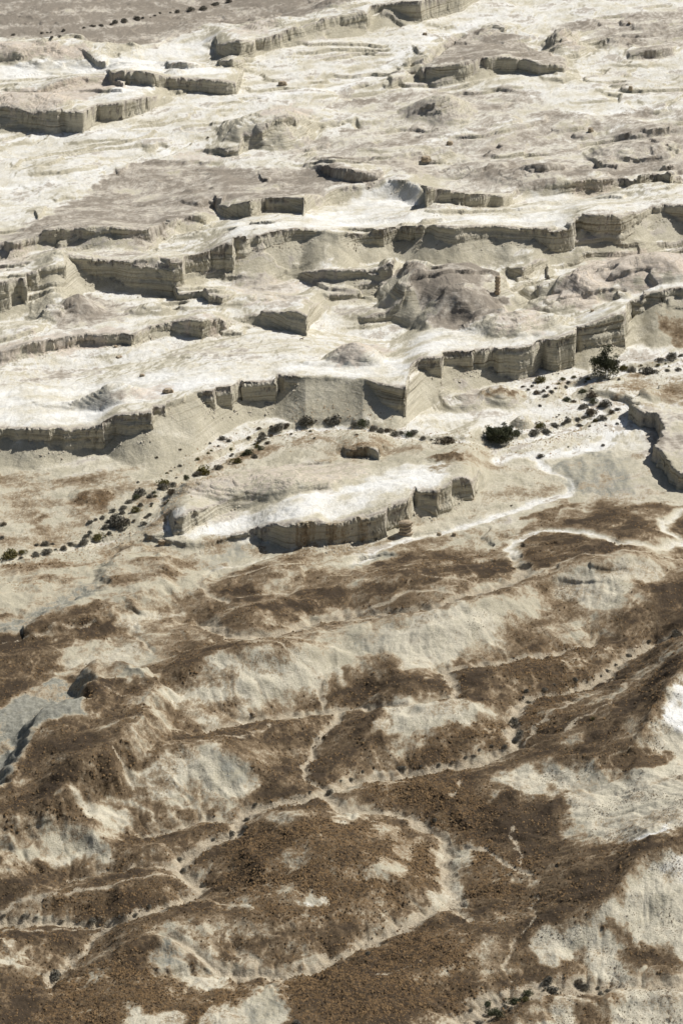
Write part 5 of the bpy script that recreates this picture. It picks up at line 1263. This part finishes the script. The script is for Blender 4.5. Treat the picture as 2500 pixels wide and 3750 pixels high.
# ------------------------------------------------------------------ boulders, one by one
rockm, rnt, rb_ = new_mat('weathered_rock')
rn = NB(rnt)
rc = rn.mix(rn.ramp(rn.noise(1.4, 4), .3, .7), (.26, .20, .135), (.47, .39, .28))
rnt.links.new(rc, rb_.inputs['Base Color'])
def boulder(px, py, wpx, hpx, label, seed, layers=4, waist=.0, m=rockm):
    x, y, z = at(px, py)
    k = math.hypot(y, HC - z) / FPX
    W, Hh = wpx * k, hpx * k / CD
    r = np.random.default_rng(seed); V_, F_ = [], []
    ns = 12; rings = layers * 3 + 1
    prof = [1 - waist * math.sin(math.pi * min(1, q / rings * 1.3)) for q in range(rings)]
    for q in range(rings):
        t = q / (rings - 1)
        base = prof[q] * (1 - .25 * t ** 3) * (.9 + .2 * ((q * 7) % 3) / 2 if layers > 2 else 1) * (.93 if q % 3 == 0 else 1)
        for s_ in range(ns):
            an = s_ * 2 * math.pi / ns
            rr = W * .5 * base * (1 + .13 * math.sin(an * 2 + seed) + .1 * math.sin(an * 5 + seed * 2) + r.normal() * .05)
            V_.append((math.cos(an) * rr, math.sin(an) * rr * .85, t * Hh * (1 + r.normal() * .01) - .3))
    for q in range(rings - 1):
        for s_ in range(ns):
            F_.append((q * ns + s_, q * ns + (s_ + 1) % ns, (q + 1) * ns + (s_ + 1) % ns, (q + 1) * ns + s_))
    V_.append((0, 0, Hh * 1.04 - .3)); c = len(V_) - 1
    for s_ in range(ns): F_.append(((rings - 1) * ns + s_, (rings - 1) * ns + (s_ + 1) % ns, c))
    o = mesh_obj('boulder', V_, F_, m)
    o.location = (x, y, height(x, y)); o['label'] = label; o['category'] = 'boulder'
    return o
boulder(1483, 1955, 54, 50, 'layered mushroom shaped boulder at the foot of the island mesa', 1, 4, .25)
boulder(593, 1996, 30, 20, 'small pedestal rock at the left tip of the island mesa', 2, 2, .3)
boulder(1607, 1962, 18, 14, 'left one of two dark rocks on the pale wash', 3, 2)
boulder(1662, 1962, 18, 14, 'right one of two dark rocks on the pale wash', 4, 2)
boulder(929, 2620, 18, 13, 'lone brown rock at the foot of the pale hillside', 5, 2)
boulder(1820, 1076, 24, 62, 'upright rock pillar on the shoulder of the dark brown mound', 6, 5, .2)
boulder(2166, 1142, 16, 10, 'small capped rock on the bright upper terrace', 7, 2, .3)
boulder(617, 1438, 38, 16, 'flat pinkish block at the edge of the white terrace', 8, 2)
boulder(522, 1378, 20, 10, 'small dark rock in the middle of the white terrace', 9, 2)
boulder(2307, 332, 16, 14, 'dark knob of rock on the pale ground at upper right', 10, 2)
boulder(2161, 484, 24, 16, 'dark knob at the end of the brown ledge, upper right', 11, 2)
boulder(1646, 530, 24, 14, 'small dark capped knob right of the mottled plateau', 12, 2)
boulder(1558, 588, 36, 16, 'broad dark block below the small ledge on the plateau', 13, 2)
boulder(1034, 312, 30, 14, 'low dark hump on the valley floor beyond the white mound', 14, 2)
boulder(1555, 128, 16, 9, 'small brown rock on the pale upper valley floor', 15, 2)
boulder(2302, 92, 12, 6, 'tiny dark rock near the top right', 16, 2)
boulder(425, 1272, 0.1 + 18, 8, 'small slab on the white terrace below the pink ledge', 17, 2)
boulder(437, 1310, 26, 8, 'flat low slab on the white terrace at left', 18, 2)

# ------------------------------------------------------------------ ibex crossing the white terrace
def ibex(px, py, label):
    x, y, z = at(px, py)
    bv, be, br_ = [], [], []
    def add(p, rad, par=None):
        bv.append(p); br_.append(rad)
        if par is not None: be.append((par, len(bv) - 1))
        return len(bv) - 1
    pel = add((-.42, 0, .78), .16); mid = add((0, 0, .76), .19, pel); che = add((.38, 0, .80), .18, mid)
    nk = add((.58, 0, 1.0), .10, che); hd_ = add((.70, 0, 1.20), .085, nk); add((.90, 0, 1.12), .05, hd_)
    add((-.62, 0, .86), .03, pel)
    for s_ in (-1, 1):
        a = add((-.46, .11 * s_, .55), .09, pel); b = add((-.40 - .08 * s_, .11 * s_, .46), .06, a); c = add((-.56 - .12 * s_, .11 * s_, .30), .04, b); add((-.52 - .12 * s_, .11 * s_, .0), .035, c)
        a = add((.36 + .06 * s_, .10 * s_, .5), .075, che); b = add((.38 + .14 * s_, .10 * s_, .28), .042, a); add((.36 + .16 * s_, .10 * s_, .0), .035, b)
    me = bpy.data.meshes.new('ibex'); me.from_pydata(bv, be, [])
    o = bpy.data.objects.new('ibex', me); col.objects.link(o)
    md = o.modifiers.new('skin', 'SKIN')
    for i, v in enumerate(me.skin_vertices[0].data):
        v.radius = (br_[i], br_[i]); v.use_root = (i == 0)
    sb = o.modifiers.new('sub', 'SUBSURF'); sb.levels = 1; sb.render_levels = 1
    fur = leaf_mat('brown_fur', (.10, .062, .035), (.17, .11, .065)); me.materials.append(fur)
    o.location = (x, y, height(x, y) - .02); o.rotation_euler = (0, 0, .15)
    o['label'] = label; o['category'] = 'ibex'
    hv, hf = [], []                                           # swept-back horns
    for s_ in (-1, 1):
        for k in range(6):
            t = k / 5; cx, cz = .68 - .34 * t, 1.26 + .30 * math.sin(t * 2.2); rr = .035 * (1 - .8 * t)
            for q in range(4):
                an = q * math.pi / 2
                hv.append((cx + rr * math.cos(an) * .6, s_ * (.04 + .05 * t) + rr * math.sin(an), cz + rr * math.cos(an)))
        b0 = (0 if s_ < 0 else 24)
        for k in range(5):
            for q in range(4):
                hf.append((b0 + k * 4 + q, b0 + k * 4 + (q + 1) % 4, b0 + (k + 1) * 4 + (q + 1) % 4, b0 + (k + 1) * 4 + q))
    mesh_obj('horns', hv, hf, bark, o)
ibex(1104, 1248, 'tiny brown ibex crossing the white terrace below the rounded cliff nose')

# ------------------------------------------------------------------ loose stones (uncountable)
def scatter(name, label, weight, n, smin, smax, seed, c1, c2):
    r = np.random.default_rng(seed)
    w = (weight * (vm > -40) * (vm < 3820) * (np.abs(Xm / Ym) < abs(S[0]) * .9)).ravel()
    cdf = np.cumsum(w); pick = np.searchsorted(cdf, r.random(n) * cdf[-1])
    base = P3.reshape(-1, 3)[pick].astype(float)
    jit = r.normal(size=(n, 2)) * .25
    base[:, 0] += jit[:, 0]; base[:, 1] += jit[:, 1]
    size = smin + (smax - smin) * r.random(n) ** 3.0
    octa = np.array([(1, 0, 0), (0, 1, 0), (-1, 0, 0), (0, -1, 0), (0, 0, 1), (0, 0, -.6)], float)
    fac = np.array([(0, 1, 4), (1, 2, 4), (2, 3, 4), (3, 0, 4)], np.int32)
    octa = octa[:5]
    V_ = octa[None] * (1 + r.normal(size=(n, 5, 3)) * .25)
    an = r.random(n) * 6.28; ca, sa = np.cos(an)[:, None], np.sin(an)[:, None]
    vx = V_[..., 0] * ca - V_[..., 1] * sa; vy = V_[..., 0] * sa + V_[..., 1] * ca
    V_ = np.stack([vx, vy, V_[..., 2] * .85], -1) * size[:, None, None] * .5 + base[:, None, :]
    V_[:, :4, 2] -= size[:, None] * .12
    F_ = (fac[None] + (np.arange(n) * 5)[:, None, None]).reshape(-1, 3)
    me = bpy.data.meshes.new(name)
    me.vertices.add(n * 5); me.vertices.foreach_set('co', V_.astype(f32).ravel())
    me.loops.add(len(F_) * 3); me.loops.foreach_set('vertex_index', F_.astype(np.int32).ravel())
    me.polygons.add(len(F_)); me.polygons.foreach_set('loop_start', np.arange(0, len(F_) * 3, 3, dtype=np.int32))
    me.update(calc_edges=True)
    m, nt, b = new_mat(name)
    n_ = NB(nt)
    nt.links.new(n_.mix(n_.ramp(n_.noise(1.1, 2), .35, .65), c1, c2), b.inputs['Base Color'])
    me.materials.append(m)
    o = bpy.data.objects.new(name, me); col.objects.link(o)
    o['kind'] = 'stuff'; o['label'] = label; o['category'] = 'stones'
area = np.clip(Ym / 700, .5, 2) ** 0
scatter('brown_rubble', 'scattered brown stones covering the dark foreground hills', (dark > .45) * (1 - .9 * gravel_m) * (.25 + m_rust) * (.3 + np.clip(noise(Xm / 9, Ym / 9, 301) + .4, 0, 1)), 82000, .2, .85, 11, (.055, .038, .023), (.215, .140, .070))
scatter('slope_stones', 'small dark stones dotted over the pale bare slopes', HZ * pale_s * (dark < .5) * (.15 + (Xm / Ym > .045)) * np.clip(noise(Xm / 8, Ym / 9, 321) + .2, 0, 1), 14000, .12, .42, 14, (.11, .085, .058), (.25, .20, .14))
scatter('riverbed_rubble', 'small pale and rusty stones strewn along the dry riverbed', (np.maximum(Wm * .6, m_rust * (m_brown < .5))) * (1 - steep), 9000, .2, .8, 12, (.25, .17, .095), (.48, .38, .26))
scatter('scree', 'pale fallen blocks and chips strewn below the cliffs', foot * (1 - HZ) * (1 - steep) * np.clip(noise(Xm / 5, Ym / 6, 311) + .1, 0, 1), 7000, .25, 1.1, 13, (.36, .31, .23), (.56, .51, .41))
print('terrain quads', (NC - 1) * (NR - 1))
